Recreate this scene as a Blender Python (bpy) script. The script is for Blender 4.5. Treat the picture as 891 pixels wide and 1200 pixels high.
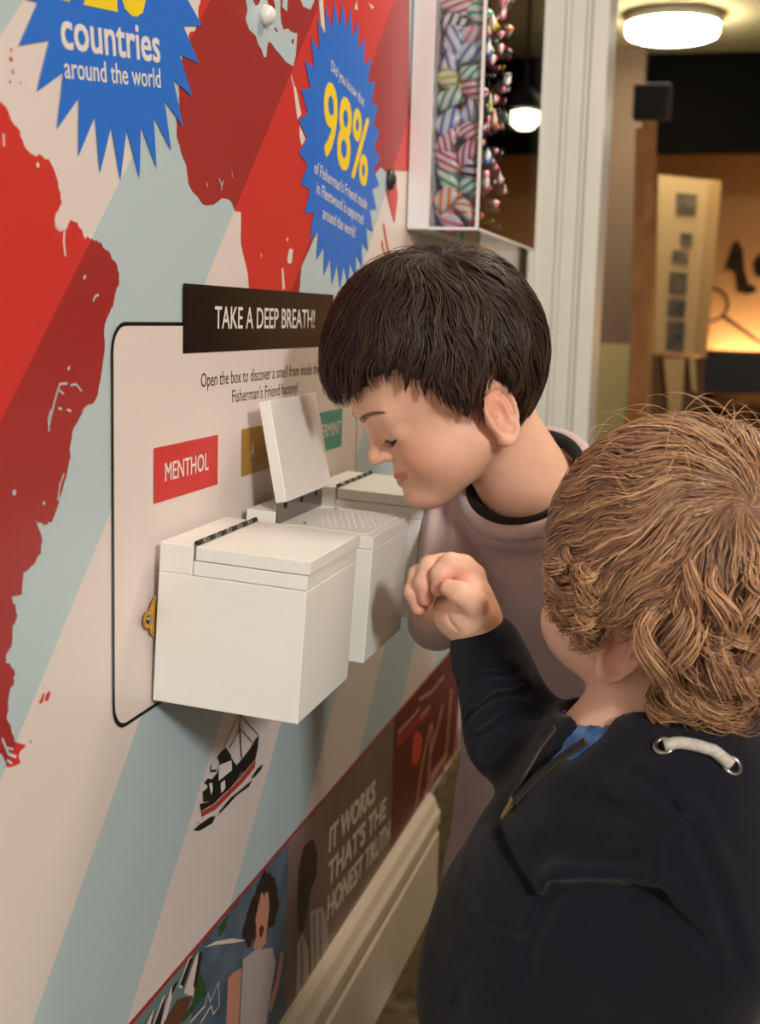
import bpy, bmesh, math, random
import numpy as np
from mathutils import Vector, Matrix, Euler

for _o in list(bpy.data.objects):
    bpy.data.objects.remove(_o, do_unlink=True)
SC = bpy.context.scene
COL = SC.collection
PI = math.pi

# ------------------------------------------------------------------ camera
FOC = 1480.0                       # focal length in pixels of an 891 x 1200 frame
CAM = np.array([0.40, 0.0, 0.90])
_yw, _pt, _rl = math.radians(15.1), math.radians(8.83), math.radians(1.63)
_W = np.array([-math.sin(_yw)*math.cos(_pt), math.cos(_yw)*math.cos(_pt), -math.sin(_pt)])
_r = np.array([math.cos(_yw), math.sin(_yw), 0.0])
_u = np.cross(_r, _W)
_R = math.cos(_rl)*_r + math.sin(_rl)*_u
_U = -math.sin(_rl)*_r + math.cos(_rl)*_u
cam_d = bpy.data.cameras.new('camera')
cam_d.sensor_fit = 'VERTICAL'
cam_d.sensor_height = 24.0
cam_d.sensor_width = 24.0*891/1200
cam_d.lens = FOC/1200*24.0
cam_d.clip_start = 0.02
cam_d.dof.use_dof = True
cam_d.dof.focus_distance = 0.99
cam_d.dof.aperture_fstop = 5.0
cam = bpy.data.objects.new('camera', cam_d)
COL.objects.link(cam)
_M = Matrix(((_R[0], _U[0], -_W[0], CAM[0]), (_R[1], _U[1], -_W[1], CAM[1]), (_R[2], _U[2], -_W[2], CAM[2]), (0, 0, 0, 1)))
cam.matrix_world = _M
SC.camera = cam

# ------------------------------------------------------------------ world, lamps, exposure
world = bpy.data.worlds.new('world')
SC.world = world
world.use_nodes = True
world.node_tree.nodes['Background'].inputs[0].default_value = (1.0, 0.93, 0.85, 1)
world.node_tree.nodes['Background'].inputs[1].default_value = 0.0

def area(name, loc, target, size, power, col, shape='DISK'):
    l = bpy.data.lights.new(name, 'AREA')
    l.shape = shape
    l.size = size
    l.energy = power
    l.color = col
    o = bpy.data.objects.new(name, l)
    COL.objects.link(o)
    o.location = loc
    o.rotation_euler = (Vector(target) - Vector(loc)).to_track_quat('-Z', 'Y').to_euler()
    return o

# room lamps beyond the frame: one behind and to the right (it throws the boxes' shadows), one over the corridor (warm light on the hair and the door frame)
area('ceiling_lamp_right_offscreen', (2.05, -1.35, 2.05), (0.1, 1.0, 0.7), 0.42, 84, (1.0, 0.965, 0.925))
area('ceiling_lamp_corridor_offscreen', (0.62, 1.62, 2.08), (0.40, 1.70, 0.6), 0.42, 18, (1.0, 0.86, 0.68))
# warm light behind the black cabinet that washes up the backdrop
dl = area('backdrop_light', (0.90, 8.0, 0.66), (0.90, 8.06, 2.0), 0.12, 14, (1.0, 0.66, 0.36), 'RECTANGLE')
dl.data.size = 1.2; dl.data.size_y = 0.1

vs = SC.view_settings
vs.view_transform = 'Standard'
vs.look = 'None'
vs.gamma = 1.0
vs.use_curve_mapping = False
vs.exposure = -0.28

# ------------------------------------------------------------------ helpers
def ray(x, y): return _W + _R*(x-445.5)/FOC - _U*(y-600)/FOC
def P(x, y, depth): return CAM + ray(x, y)*depth            # a point at a real distance
def PY(x, y, Y): v = ray(x, y); return CAM + v*(Y-CAM[1])/v[1]
def wp(x, y, X=0.0):                                         # along-wall and height coordinates on the mural wall
    v = ray(x, y); q = CAM + v*(X-CAM[0])/v[0]; return (q[1], q[2])
def lin(r, g, b):
    f = lambda c: (c/12.92 if c <= 0.04045 else ((c+0.055)/1.055)**2.4)
    return (f(r/255), f(g/255), f(b/255), 1.0)

def mat(name, rgb, rough=0.5, spec=0.5, metal=0.0, var=0.0, scale=20.0, bump=0.0, bscale=60.0, rgb2=None, coat=0.0, sheen=0.0, sss=0.0, attr=None):
    m = bpy.data.materials.new(name)
    m.use_nodes = True
    nt = m.node_tree
    b = nt.nodes['Principled BSDF']
    b.inputs['Base Color'].default_value = lin(*rgb)
    b.inputs['Roughness'].default_value = rough
    b.inputs['Specular IOR Level'].default_value = spec
    b.inputs['Metallic'].default_value = metal
    b.inputs['Coat Weight'].default_value = coat
    b.inputs['Sheen Weight'].default_value = sheen
    if sss:
        b.inputs['Subsurface Weight'].default_value = sss
        b.inputs['Subsurface Radius'].default_value = (1.0, 0.35, 0.2)
        b.inputs['Subsurface Scale'].default_value = 0.006
    tc = nt.nodes.new('ShaderNodeTexCoord')
    src = None
    if attr:
        a = nt.nodes.new('ShaderNodeAttribute'); a.attribute_name = attr
        src = a.outputs['Color']
    if var or rgb2:
        n = nt.nodes.new('ShaderNodeTexNoise'); n.inputs['Scale'].default_value = scale; n.inputs['Detail'].default_value = 5
        nt.links.new(tc.outputs['Object'], n.inputs['Vector'])
        mx = nt.nodes.new('ShaderNodeMix'); mx.data_type = 'RGBA'
        c = lin(*rgb)
        c2 = lin(*rgb2) if rgb2 else tuple(v*(1-var) for v in c[:3])+(1,)
        mx.inputs[6].default_value = c; mx.inputs[7].default_value = c2
        if src:
            mx.blend_type = 'MULTIPLY'
            nt.links.new(src, mx.inputs[6]); mx.inputs[7].default_value = (1-var, 1-var, 1-var, 1)
        rp = nt.nodes.new('ShaderNodeMapRange'); rp.inputs[1].default_value = 0.35; rp.inputs[2].default_value = 0.65
        nt.links.new(n.outputs['Fac'], rp.inputs[0]); nt.links.new(rp.outputs[0], mx.inputs[0])
        src = mx.outputs[2]
    if src:
        nt.links.new(src, b.inputs['Base Color'])
    if bump:
        n = nt.nodes.new('ShaderNodeTexNoise'); n.inputs['Scale'].default_value = bscale; n.inputs['Detail'].default_value = 4
        nt.links.new(tc.outputs['Object'], n.inputs['Vector'])
        bp = nt.nodes.new('ShaderNodeBump'); bp.inputs['Strength'].default_value = bump; bp.inputs['Distance'].default_value = 0.002
        nt.links.new(n.outputs['Fac'], bp.inputs['Height']); nt.links.new(bp.outputs[0], b.inputs['Normal'])
    return m

def stripe_mat(name, rgb_a, rgb_b, rough=0.38):
    # printed 45 degree bands in the plane of the mural wall (world y and z)
    m = bpy.data.materials.new(name); m.use_nodes = True
    nt = m.node_tree; b = nt.nodes['Principled BSDF']
    b.inputs['Roughness'].default_value = rough
    g = nt.nodes.new('ShaderNodeNewGeometry'); s = nt.nodes.new('ShaderNodeSeparateXYZ')
    nt.links.new(g.outputs['Position'], s.inputs[0])
    def mth(op, a, c):
        n = nt.nodes.new('ShaderNodeMath'); n.operation = op
        for i, v in enumerate((a, c)):
            if isinstance(v, (int, float)): n.inputs[i].default_value = v
            else: nt.links.new(v, n.inputs[i])
        return n.outputs[0]
    t = mth('SUBTRACT', s.outputs[1], s.outputs[2])
    t = mth('DIVIDE', mth('ADD', t, 0.193+0.412*6), 0.412)
    k = mth('LESS_THAN', mth('FRACT', t, 0), 0.5)
    mx = nt.nodes.new('ShaderNodeMix'); mx.data_type = 'RGBA'
    mx.inputs[6].default_value = lin(*rgb_a); mx.inputs[7].default_value = lin(*rgb_b)
    nt.links.new(k, mx.inputs[0]); nt.links.new(mx.outputs[2], b.inputs['Base Color'])
    return m

def glass_mat(name, tint=(1, 1, 1), rough=0.02):
    m = bpy.data.materials.new(name); m.use_nodes = True
    nt = m.node_tree; nt.nodes.remove(nt.nodes['Principled BSDF'])
    tr = nt.nodes.new('ShaderNodeBsdfTransparent'); tr.inputs[0].default_value = (*tint, 1)
    gl = nt.nodes.new('ShaderNodeBsdfGlossy'); gl.inputs['Roughness'].default_value = rough
    fr = nt.nodes.new('ShaderNodeFresnel'); fr.inputs[0].default_value = 1.49
    mx = nt.nodes.new('ShaderNodeMixShader')
    nt.links.new(fr.outputs[0], mx.inputs[0]); nt.links.new(tr.outputs[0], mx.inputs[1]); nt.links.new(gl.outputs[0], mx.inputs[2])
    nt.links.new(mx.outputs[0], nt.nodes['Material Output'].inputs[0])
    return m

def emit_mat(name, rgb, strength):
    m = bpy.data.materials.new(name); m.use_nodes = True
    b = m.node_tree.nodes['Principled BSDF']
    b.inputs['Base Color'].default_value = (*rgb, 1)
    b.inputs['Emission Color'].default_value = (*rgb, 1); b.inputs['Emission Strength'].default_value = strength
    return m

def link(o, parent=None):
    COL.objects.link(o)
    if parent is not None: o.parent = parent
    return o
def obj(name, me, m=None, parent=None, smooth=False):
    if isinstance(me, bmesh.types.BMesh):
        bm = me; me = bpy.data.meshes.new(name); bm.to_mesh(me); bm.free()
    if m is not None:
        me.materials.clear(); me.materials.append(m)
    if smooth:
        me.polygons.foreach_set('use_smooth', [True]*len(me.polygons))
    return link(bpy.data.objects.new(name, me), parent)
def tag(o, label=None, cat=None, group=None, kind=None):
    if label: o['label'] = label
    if cat: o['category'] = cat
    if group: o['group'] = group
    if kind: o['kind'] = kind
    return o
def thing(name, label, cat, loc=(0, 0, 0), rot=(0, 0, 0), group=None):
    o = bpy.data.objects.new(name, None); o.empty_display_size = 0.05
    o.location = loc; o.rotation_euler = rot
    link(o)
    return tag(o, label, cat, group)
def struct(name, bm, m, label=None, cat=None, smooth=False):
    return tag(obj(name, bm, m, None, smooth), label, cat, None, 'structure')

def box(bm, x0, x1, y0, y1, z0, z1, bev=0.0, seg=1):
    vs_ = [bm.verts.new((x, y, z)) for x in (x0, x1) for y in (y0, y1) for z in (z0, z1)]
    F = [(0, 1, 3, 2), (4, 6, 7, 5), (0, 4, 5, 1), (2, 3, 7, 6), (0, 2, 6, 4), (1, 5, 7, 3)]
    fs = [bm.faces.new([vs_[i] for i in f]) for f in F]
    if bev:
        es = list({e for f in fs for e in f.edges})
        bmesh.ops.bevel(bm, geom=es, offset=bev, segments=seg, affect='EDGES', profile=0.5)
    return bm
def nb(): return bmesh.new()
def bx(*a, **k): return box(nb(), *a, **k)
def prism(bm, pts, ax, a0, a1):
    """extrude a 2D outline along axis ax ('x','y','z') from a0 to a1"""
    def mk(p, a):
        return {'x': (a, p[0], p[1]), 'y': (p[0], a, p[1]), 'z': (p[0], p[1], a)}[ax]
    A = [bm.verts.new(mk(p, a0)) for p in pts]; B = [bm.verts.new(mk(p, a1)) for p in pts]
    n = len(pts)
    bm.faces.new(A); bm.faces.new(B[::-1])
    for i in range(n): bm.faces.new((A[i], B[i], B[(i+1) % n], A[(i+1) % n]))
    bmesh.ops.recalc_face_normals(bm, faces=bm.faces)
    return bm
def tube(bm, pts, rad, n=8, caps=True):
    pts = [Vector(p) for p in pts]; k = len(pts)
    rads = rad if isinstance(rad, (list, tuple)) else [rad]*k
    up = Vector((0.13, 0.27, 0.95)); rings = []
    for i in range(k):
        t = (pts[min(i+1, k-1)]-pts[max(i-1, 0)]).normalized()
        a = t.cross(up)
        if a.length < 1e-3: a = t.cross(Vector((1, 0, 0)))
        a.normalize(); b = t.cross(a)
        rings.append([bm.verts.new(pts[i]+rads[i]*(math.cos(2*PI*j/n)*a+math.sin(2*PI*j/n)*b)) for j in range(n)])
        up = a.cross(t) if a.cross(t).length > 1e-3 else up
    for i in range(k-1):
        for j in range(n):
            bm.faces.new((rings[i][j], rings[i][(j+1) % n], rings[i+1][(j+1) % n], rings[i+1][j]))
    if caps:
        bm.faces.new(rings[0][::-1]); bm.faces.new(rings[-1])
    return bm
def lathe(bm, prof, n=24, c=(0, 0, 0), ax='z'):
    rings = []
    for r, h in prof:
        ring = []
        for j in range(n):
            a = 2*PI*j/n; p = (r*math.cos(a), r*math.sin(a), h)
            if ax == 'x': p = (p[2], p[0], p[1])
            if ax == 'y': p = (p[0], p[2], p[1])
            ring.append(bm.verts.new((p[0]+c[0], p[1]+c[1], p[2]+c[2])))
        rings.append(ring)
    for i in range(len(rings)-1):
        for j in range(n):
            bm.faces.new((rings[i][j], rings[i][(j+1) % n], rings[i+1][(j+1) % n], rings[i+1][j]))
    bm.faces.new(rings[0][::-1]); bm.faces.new(rings[-1])
    bmesh.ops.recalc_face_normals(bm, faces=bm.faces)
    return bm

# --- flat print on the mural wall: outlines in (along-wall y, height z)
LAY = 0.0002
def flat(name, polys, layer, m, parent, label=None):
    bm = nb()
    for k, pl in enumerate(polys):
        v = [bm.verts.new((LAY*layer+0.00002*(k % 7), p[0], p[1])) for p in pl]
        f = bm.faces.new(v); f.normal_update()
        if f.normal.x < 0: f.normal_flip()
    o = obj(name, bm, m, parent)
    if label: o['label'] = label
    return o
def stroke(pts, w):
    """a thin ribbon outline around a polyline (2D)"""
    pts = [Vector(p) for p in pts]; L = []; Rr = []
    for i, p in enumerate(pts):
        t = (pts[min(i+1, len(pts)-1)]-pts[max(i-1, 0)]).normalized(); nrm = Vector((-t.y, t.x))
        L.append(p+nrm*w/2); Rr.append(p-nrm*w/2)
    return [tuple(v) for v in L+Rr[::-1]]
def text_mesh(s, bold=0.0):
    cu = bpy.data.curves.new('lettering', 'FONT'); cu.body = s; cu.offset = bold; cu.resolution_u = 3
    o = bpy.data.objects.new('lettering', cu); COL.objects.link(o)
    dg = bpy.context.evaluated_depsgraph_get(); dg.update()
    me = bpy.data.meshes.new_from_object(o.evaluated_get(dg))
    COL.objects.unlink(o); bpy.data.objects.remove(o); bpy.data.curves.remove(cu)
    return me
def wall_text(s, y0, y1, z0, h, layer, m, parent, bold=0.0, tilt=0.0, ref='H'):
    """lettering on the mural wall from y0 to y1, baseline z0, capital height h, tilted about its left end; bold thickens the strokes"""
    me = text_mesh(s)
    co = np.zeros(len(me.vertices)*3); me.vertices.foreach_get('co', co); co = co.reshape(-1, 3)
    faces = [list(p.vertices) for p in me.polygons]; bpy.data.meshes.remove(me)
    rm = text_mesh(ref); rc = np.array([v.co for v in rm.vertices]); bpy.data.meshes.remove(rm)
    base, cap_ = rc[:, 1].min(), rc[:, 1].max()
    u = (co[:, 0]-co[:, 0].min())/(np.ptp(co[:, 0]))*(y1-y0); v = (co[:, 1]-base)/(cap_-base)*h
    c, s_ = math.cos(tilt), math.sin(tilt); V = []; F = []
    sh = [(0, 0)] if not bold else [(a*bold*h*1.3, b*bold*h) for a, b in ((-1, -1), (1, -1), (-1, 1), (1, 1), (0, 0))]
    for k, (du, dv) in enumerate(sh):
        V.append(np.stack([np.full(len(u), LAY*layer+0.00003*k), y0+(u+du)*c-(v+dv)*s_, z0+(u+du)*s_+(v+dv)*c], 1)); F += [[i+k*len(u) for i in f] for f in faces]
    me = bpy.data.meshes.new('lettering'); me.from_pydata(np.concatenate(V).tolist(), [], F)
    return obj('lettering', me, m, parent)
# ------------------------------------------------------------------ materials of the place
M = {}
M['ground'] = stripe_mat('mural_print_ground', (224, 212, 207), (182, 200, 206))
M['red'] = stripe_mat('mural_print_red', (205, 52, 46), (160, 44, 44))
M['blue'] = mat('print_blue', (38, 112, 214), 0.38)
M['yellow'] = mat('print_yellow', (246, 214, 40), 0.38)
M['white'] = mat('print_white', (232, 224, 222), 0.38)
M['black'] = mat('print_black', (14, 13, 14), 0.35)
M['panel'] = mat('print_panel', (226, 213, 208), 0.38)
M['label_red'] = mat('print_label_red', (205, 52, 52), 0.38)
M['label_ochre'] = mat('print_label_ochre', (168, 124, 52), 0.38)
M['label_green'] = mat('print_label_green', (84, 152, 132), 0.38)
M['boxpaint'] = mat('white_box_paint', (238, 237, 233), 0.42, var=0.04, scale=14, bump=0.06, bscale=90)
M['steel'] = mat('hinge_steel', (150, 148, 142), 0.3, metal=1.0)
M['darkslot'] = mat('hinge_slot', (25, 24, 23), 0.5)
M['brass'] = mat('brass', (214, 170, 74), 0.3, metal=1.0)
M['skirt'] = mat('skirting_paint', (238, 226, 208), 0.35, var=0.05, scale=6)
M['carpet'] = mat('carpet', (104, 92, 66), 0.95, spec=0.1, rgb2=(78, 68, 46), scale=38, bump=0.8, bscale=420)
M['wallpaint'] = mat('beige_wall_paint', (222, 210, 196), 0.6, var=0.03, scale=3)
M['frame'] = mat('door_frame_paint', (240, 238, 230), 0.4, var=0.03, scale=5)
M['ceil'] = mat('ceiling_paint', (226, 214, 172), 0.8)
M['board_red'] = mat('print_maroon', (98, 26, 28), 0.38)
M['redline'] = mat('print_red_line', (170, 40, 40), 0.38)

# ------------------------------------------------------------------ the setting
bm = nb(); box(bm, -0.035, 0.0, -2.5, 2.06, 0.165, 2.2); box(bm, -0.05, -0.004, -2.5, 1.80, 0.0, 0.165)
wall = struct('wall_left', bm, M['ground'])
wall['label'] = 'mural wall printed with pale diagonal stripes'
bm = nb()
prof = [(0, 0), (0.02, 0), (0.02, 0.115), (0.017, 0.120), (0.017, 0.127), (0.021, 0.134), (0.021, 0.150), (0.016, 0.158), (0.012, 0.170), (0.006, 0.177), (0, 0.177)]
A = [bm.verts.new((x, -2.5, z)) for x, z in prof]; B = [bm.verts.new((x, 1.812, z)) for x, z in prof]
bm.faces.new(A); bm.faces.new(B[::-1])
for i in range(len(prof)): bm.faces.new((A[i], B[i], B[(i+1) % len(prof)], A[(i+1) % len(prof)]))
bmesh.ops.recalc_face_normals(bm, faces=bm.faces)
struct('baseboard_left', bm, M['skirt'], 'cream moulded skirting board under the mural')
struct('floor', bx(-1.6, 2.6, -2.5, 8.2, -0.05, 0.0), M['carpet'])
struct('ceiling', bx(-1.6, 2.6, -2.5, 7.6, 2.2, 2.25), M['ceil'])
struct('wall_right', bx(2.4, 2.45, -2.5, 8.2, 0, 2.2), M['wallpaint'])
struct('wall_back', bx(-0.05, 2.4, -2.55, -2.5, 0, 2.2), M['wallpaint'])
M['greywall'] = mat('grey_beige_wall_paint', (214, 204, 194), 0.6, var=0.03, scale=3)
struct('wall_far', bx(-1.6, -0.028, 2.80, 2.92, 0, 2.2), M['greywall'])
# fluted door frame: a jamb with raised beads
bm = nb()
x0, x1 = -0.03, 0.118
box(bm, x0, x1, 2.755, 2.92, 0.0, 2.2, 0.004)
for k, (a, b, d) in enumerate([(0.0, 0.026, 0.012), (0.026, 0.056, 0.006), (0.057, 0.067, 0.009), (0.068, 0.100, 0.006), (0.101, 0.112, 0.009), (0.113, 0.148, 0.014)]):
    box(bm, x0+a, x0+b, 2.755-d, 2.76, 0.0, 2.2, 0.003)
struct('trim_1', bm, M['frame'], 'pale fluted door frame beside the sweet case')
M['brownwall'] = mat('brown_grey_wall_paint', (132, 108, 88), 0.7, var=0.06, scale=4)
M['dado'] = mat('olive_cream_dado', (196, 184, 130), 0.6)
pa, pb, pd = PY(660, 300, 6.4)[0], PY(744, 300, 6.4)[0], PY(730, 403, 6.4)[2]
pw = struct('wall_passage', bx(pa, pb, 6.4, 6.54, pd, 2.2), M['brownwall'])
tag(obj('dado_panel', bx(pa, pb+0.004, 6.39, 6.54, 0.0, pd-0.001), M['dado'], pw), 'olive cream dado below brown wall')
M['bulk'] = mat('black_bulkhead_paint', (9, 8, 7), 0.9, spec=0.1)
struct('wall_bulkhead', bx(-1.6, 2.4, 6.55, 6.65, 1.735, 2.2), M['bulk'])
M['diowall'] = mat('warm_backdrop', (226, 176, 120), 0.8, var=0.12, scale=2)
struct('wall_diorama', bx(-1.6, 2.4, 8.1, 8.2, 0, 2.2), M['diowall'])
struct('wall_diorama_side', bx(-1.6, -1.55, 2.92, 8.2, 0, 2.2), M['diowall'])

# ------------------------------------------------------------------ printed mural
def px(pts, X=0.0): return [wp(x, y, X) for x, y in pts]
z3 = lambda L: [(x/3.0, 100+y/3.0) for x, y in L]
z4 = lambda L: [(x/2.727, 480+y/2.727) for x, y in L]
SA = [(-60, 110)] + z3([(0, 60), (15, 70), (40, 125), (70, 160), (85, 215), (115, 243), (150, 250), (175, 270), (195, 310), (205, 360), (217, 410), (205, 440), (190, 470), (195, 500), (220, 512), (235, 505), (243, 480), (262, 480), (285, 505), (298, 540), (312, 535), (330, 548), (355, 552), (375, 580), (405, 620), (418, 660), (418, 700), (400, 760), (385, 800), (372, 830), (365, 880), (365, 950), (355, 1020), (345, 1080), (330, 1115), (300, 1130), (270, 1175)]) + \
    z4([(270, 0), (235, 60), (225, 110), (225, 150), (210, 220), (195, 270), (180, 320), (165, 360), (140, 370), (110, 352), (125, 385), (135, 420), (130, 460), (100, 500), (75, 520), (70, 590), (35, 600), (50, 625), (55, 660), (40, 690), (38, 750), (20, 780), (18, 810), (45, 830), (45, 870), (30, 900), (25, 950), (20, 985), (35, 1020), (45, 1060), (82, 1072), (60, 1100), (65, 1130), (20, 1142), (5, 1100)]) + [(-60, 880)]
rng = random.Random(5)
def rough_edge(pts, amp, n=3):
    out = []
    for i in range(len(pts)):
        a = Vector(pts[i]); b = Vector(pts[(i+1) % len(pts)])
        out.append(tuple(a))
        if (b-a).length < 0.09:
            for k in range(1, n):
                p = a.lerp(b, k/n); out.append((p.x+rng.uniform(-amp, amp), p.y+rng.uniform(-amp, amp)))
    return out
sa = flat('map_continent', [rough_edge(px(SA), 0.0012)], 1, M['red'], wall, 'red printed map shape of South America')
# rivers and lakes printed in pale strokes
riv = [stroke(px(z3([(198, 482), (212, 498), (230, 505)])), 0.0018), stroke(px(z3([(225, 510), (222, 550), (228, 600)])), 0.002), stroke(px(z3([(170, 1195), (190, 1110), (208, 1050), (235, 1048)])), 0.0016),
       stroke(px(z3([(245, 1055), (265, 1050), (285, 1075)])), 0.0014), stroke(px(z3([(325, 760), (332, 742), (345, 736)])), 0.0016), stroke(px(z3([(205, 1072), (222, 1085)])), 0.0013), stroke(px(z3([(235, 1000), (243, 990)])), 0.002),
       stroke(px(z3([(292, 680), (300, 668)])), 0.002), stroke(px(z3([(128, 285), (134, 275)])), 0.003), stroke(px(z3([(10, 170), (12, 215)])), 0.0018), stroke(px(z3([(203, 1135), (215, 1138)])), 0.0016), stroke(px(z3([(233, 1140), (248, 1145)])), 0.0016),
       stroke(px(z4([(155, 70), (152, 30), (160, 0)])), 0.0014), stroke(px(z4([(38, 268), (48, 262)])), 0.003), stroke(px(z4([(183, 290), (190, 240), (203, 205)])), 0.0016), stroke(px(z4([(136, 302), (142, 296)])), 0.002),
       stroke(px(z4([(5, 1050), (25, 1100), (50, 1110)])), 0.0018), stroke(px(z4([(15, 1080), (40, 1085)])), 0.0014), stroke(px(z4([(20, 1120), (36, 1130)])), 0.0014)]
flat('map_river', riv, 2, M['ground'], wall, 'pale rivers and lakes on the red continent')
isl = [px([(45, 823), (48, 818), (50, 812), (52, 812), (51, 820), (48, 825)]), px([(52, 822), (54, 813), (58, 809), (59, 813), (56, 821)]), px([(10, 95), (12, 94), (13, 97), (11, 98)]), px([(11, 57), (14, 56), (13, 62)]), px([(10, 68), (13, 66), (15, 71), (12, 72)]), px([(13, 84), (15, 80), (16, 88)]), px([(22, 97), (24, 96), (24, 100)]), px([(34, 870), (38, 866), (36, 871)])]
flat('map_island', isl, 1, M['red'], wall, 'small red printed islands')
zb = lambda L: [(190+x/5.218, y/5.218) for x, y in L]
zc = lambda L: [(200+x/2.97, y/2.97) for x, y in L]
AF = [(244, -60), (238, -20)] + zb([(235, 0), (222, 60), (220, 140), (200, 190), (165, 205), (160, 240)]) + [(221, 52), (213, 68), (210, 95)] + zb([(103, 560), (105, 620), (85, 740), (88, 830), (115, 930), (150, 1020), (160, 1100)]) + \
    zc([(62, 640), (110, 710), (150, 712), (175, 690), (205, 695), (225, 735), (245, 740), (245, 850), (270, 960), (275, 1010)]) + [(294, 352), (350, 355), (352, 332), (353, 313), (368, 279), (373, 268), (380, 240), (392, 215), (415, 200), (437, 206), (446, 196), (455, 202), (466, 200), (480, 200), (480, -60)]
flat('map_continent', [rough_edge(px(AF), 0.0012)], 1, M['red'], wall, 'red printed map shape of Africa and Europe')
MED = zb([(510, 0), (520, 60), (508, 120), (530, 180), (570, 220), (585, 270), (605, 300), (620, 350), (635, 350), (640, 290), (645, 258), (665, 262), (690, 300), (730, 345), (755, 380), (800, 405), (815, 340), (825, 205), (800, 200), (780, 190), (770, 175), (740, 180), (725, 130), (720, 60), (722, 0), (715, -60), (685, -60), (680, 0), (690, 40), (672, 100), (655, 50), (640, 0), (636, -60), (610, -60), (600, 0), (585, 30), (570, 35), (552, 0), (545, -60), (505, -60)])
seas = [px(MED), px(zb([(783, 455), (792, 470), (808, 530), (800, 530)])), px(zb([(800, 530), (815, 530), (850, 700), (825, 730)])), px(zb([(838, 765), (875, 850), (850, 892), (838, 830)])), px(zb([(830, -40), (887, -60), (930, 0), (905, 60), (860, 40)])),
        px([(371, -20), (377, -20), (379, 12), (381, 40), (376, 30)]), px([(440, 208), (446, 206), (447, 216), (443, 222)]), px(zc([(405, 900), (412, 865), (425, 868), (420, 915), (408, 918)])), px(zc([(385, 935), (391, 932), (397, 1005), (388, 1008)])), px(zc([(401, 832), (408, 826), (407, 845)])), px(zc([(312, 880), (316, 885), (314, 902)])),
        px([(415, 10), (418, 0), (419, 12)]), px([(431, 3), (438, 8), (436, 11)]), px([(330, 8), (332, -12), (337, -12), (336, 14)])]
seas += [stroke(px(zb(L)), 0.0014) for L in ([(345, 1090), (360, 1130), (362, 1165)], [(372, 1105), (362, 1140)], [(272, 1115), (275, 1145)], [(425, 1050), (427, 1085)])]
flat('map_sea', seas, 2, M['ground'], wall, 'pale printed seas within the red map')
flat('map_island', [px(zb(L)) for L in ([(680, 170), (690, 168), (708, 192), (700, 198)], [(788, 245), (800, 235), (804, 262), (792, 268)], [(748, 165), (758, 168), (752, 178)])] + [stroke(px([(447, 282), (449, 292), (452, 302)]), 0.004), stroke(px([(449, 262), (452, 280), (456, 300)]), 0.005), px([(452, 222), (463, 205), (466, 230), (462, 262), (456, 240)])], 3, M['red'], wall, 'small red printed map islands')

def starburst(cy, cz, R, r, n, rot, label):
    pl = [(cy+(R if i % 2 == 0 else r)*math.cos(rot+PI*i/n), cz+(R if i % 2 == 0 else r)*math.sin(rot+PI*i/n)) for i in range(2*n)]
    return flat('starburst', [pl], 4, M['blue'], wall, label)
s1 = starburst(0.783, 1.127, 0.143, 0.110, 31, 0.1, 'blue starburst about countries around the world')
T1 = math.atan2(0.018, 0.138)
wall_text('countries', 0.714, 0.852, 1.054, 0.0225, 5, M['white'], s1, 0.022, T1)
wall_text('around the world', 0.717, 0.853, 1.037, 0.0125, 5, M['white'], s1, 0.012, T1)
wall_text('120', 0.712, 0.832, 1.083, 0.062, 5, M['yellow'], s1, 0.03, T1)
s2 = starburst(1.293, 1.070, 0.143, 0.118, 31, 0.05, 'blue starburst reading 98 percent')
T2 = math.atan2(-0.016, 0.12)
wall_text('Did you know that', 1.244, 1.365, 1.139, 0.0105, 5, M['white'], s2, 0.004, T2)
wall_text('98%', 1.220, 1.383, 1.058, 0.070, 5, M['yellow'], s2, 0.018, math.atan2(-0.017, 0.16))
wall_text("of Fisherman's Friend made", 1.197, 1.386, 1.035, 0.0118, 5, M['white'], s2, 0.008, math.atan2(-0.019, 0.189))
wall_text('in Fleetwood is exported', 1.206, 1.373, 1.0165, 0.0118, 5, M['white'], s2, 0.008, math.atan2(-0.018, 0.167))
wall_text('around the world!', 1.227, 1.342, 0.9945, 0.0118, 5, M['white'], s2, 0.008, math.atan2(-0.012, 0.115))

# info panel with rounded black outline
def rrect(y0, y1, z0, z1, r, n=5):
    out = []
    for cy, cz, a0 in ((y1-r, z1-r, 0), (y0+r, z1-r, PI/2), (y0+r, z0+r, PI), (y1-r, z0+r, 1.5*PI)):
        for k in range(n+1):
            a = a0+k*PI/2/n; out.append((cy+r*math.cos(a), cz+r*math.sin(a)))
    return out
flat('info_panel_outline', [rrect(0.7755, 1.368, 0.6035, 0.8910, 0.020)], 4, M['black'], wall, 'thin black rounded outline of the info panel')
ip = flat('info_panel', [rrect(0.7785, 1.365, 0.6065, 0.8882, 0.0175)], 5, M['panel'], wall, 'pale pink info panel behind the boxes')
tp = flat('title_plate', [[(0.891, 0.8675), (1.268, 0.8675), (1.268, 0.9200), (0.891, 0.9200)]], 7, M['black'], wall, 'black title strip reading TAKE A DEEP BREATH!')
wall_text('TAKE A DEEP BREATH!', 0.952, 1.206, 0.8862, 0.0175, 8, M['white'], tp, 0.012)
wall_text('Open the box to discover a smell from inside the', 0.926, 1.226, 0.8405, 0.0108, 6, M['black'], ip, 0.0)
wall_text("Fisherman's Friend factory!", 0.992, 1.161, 0.8245, 0.0105, 6, M['black'], ip, 0.0)
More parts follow.
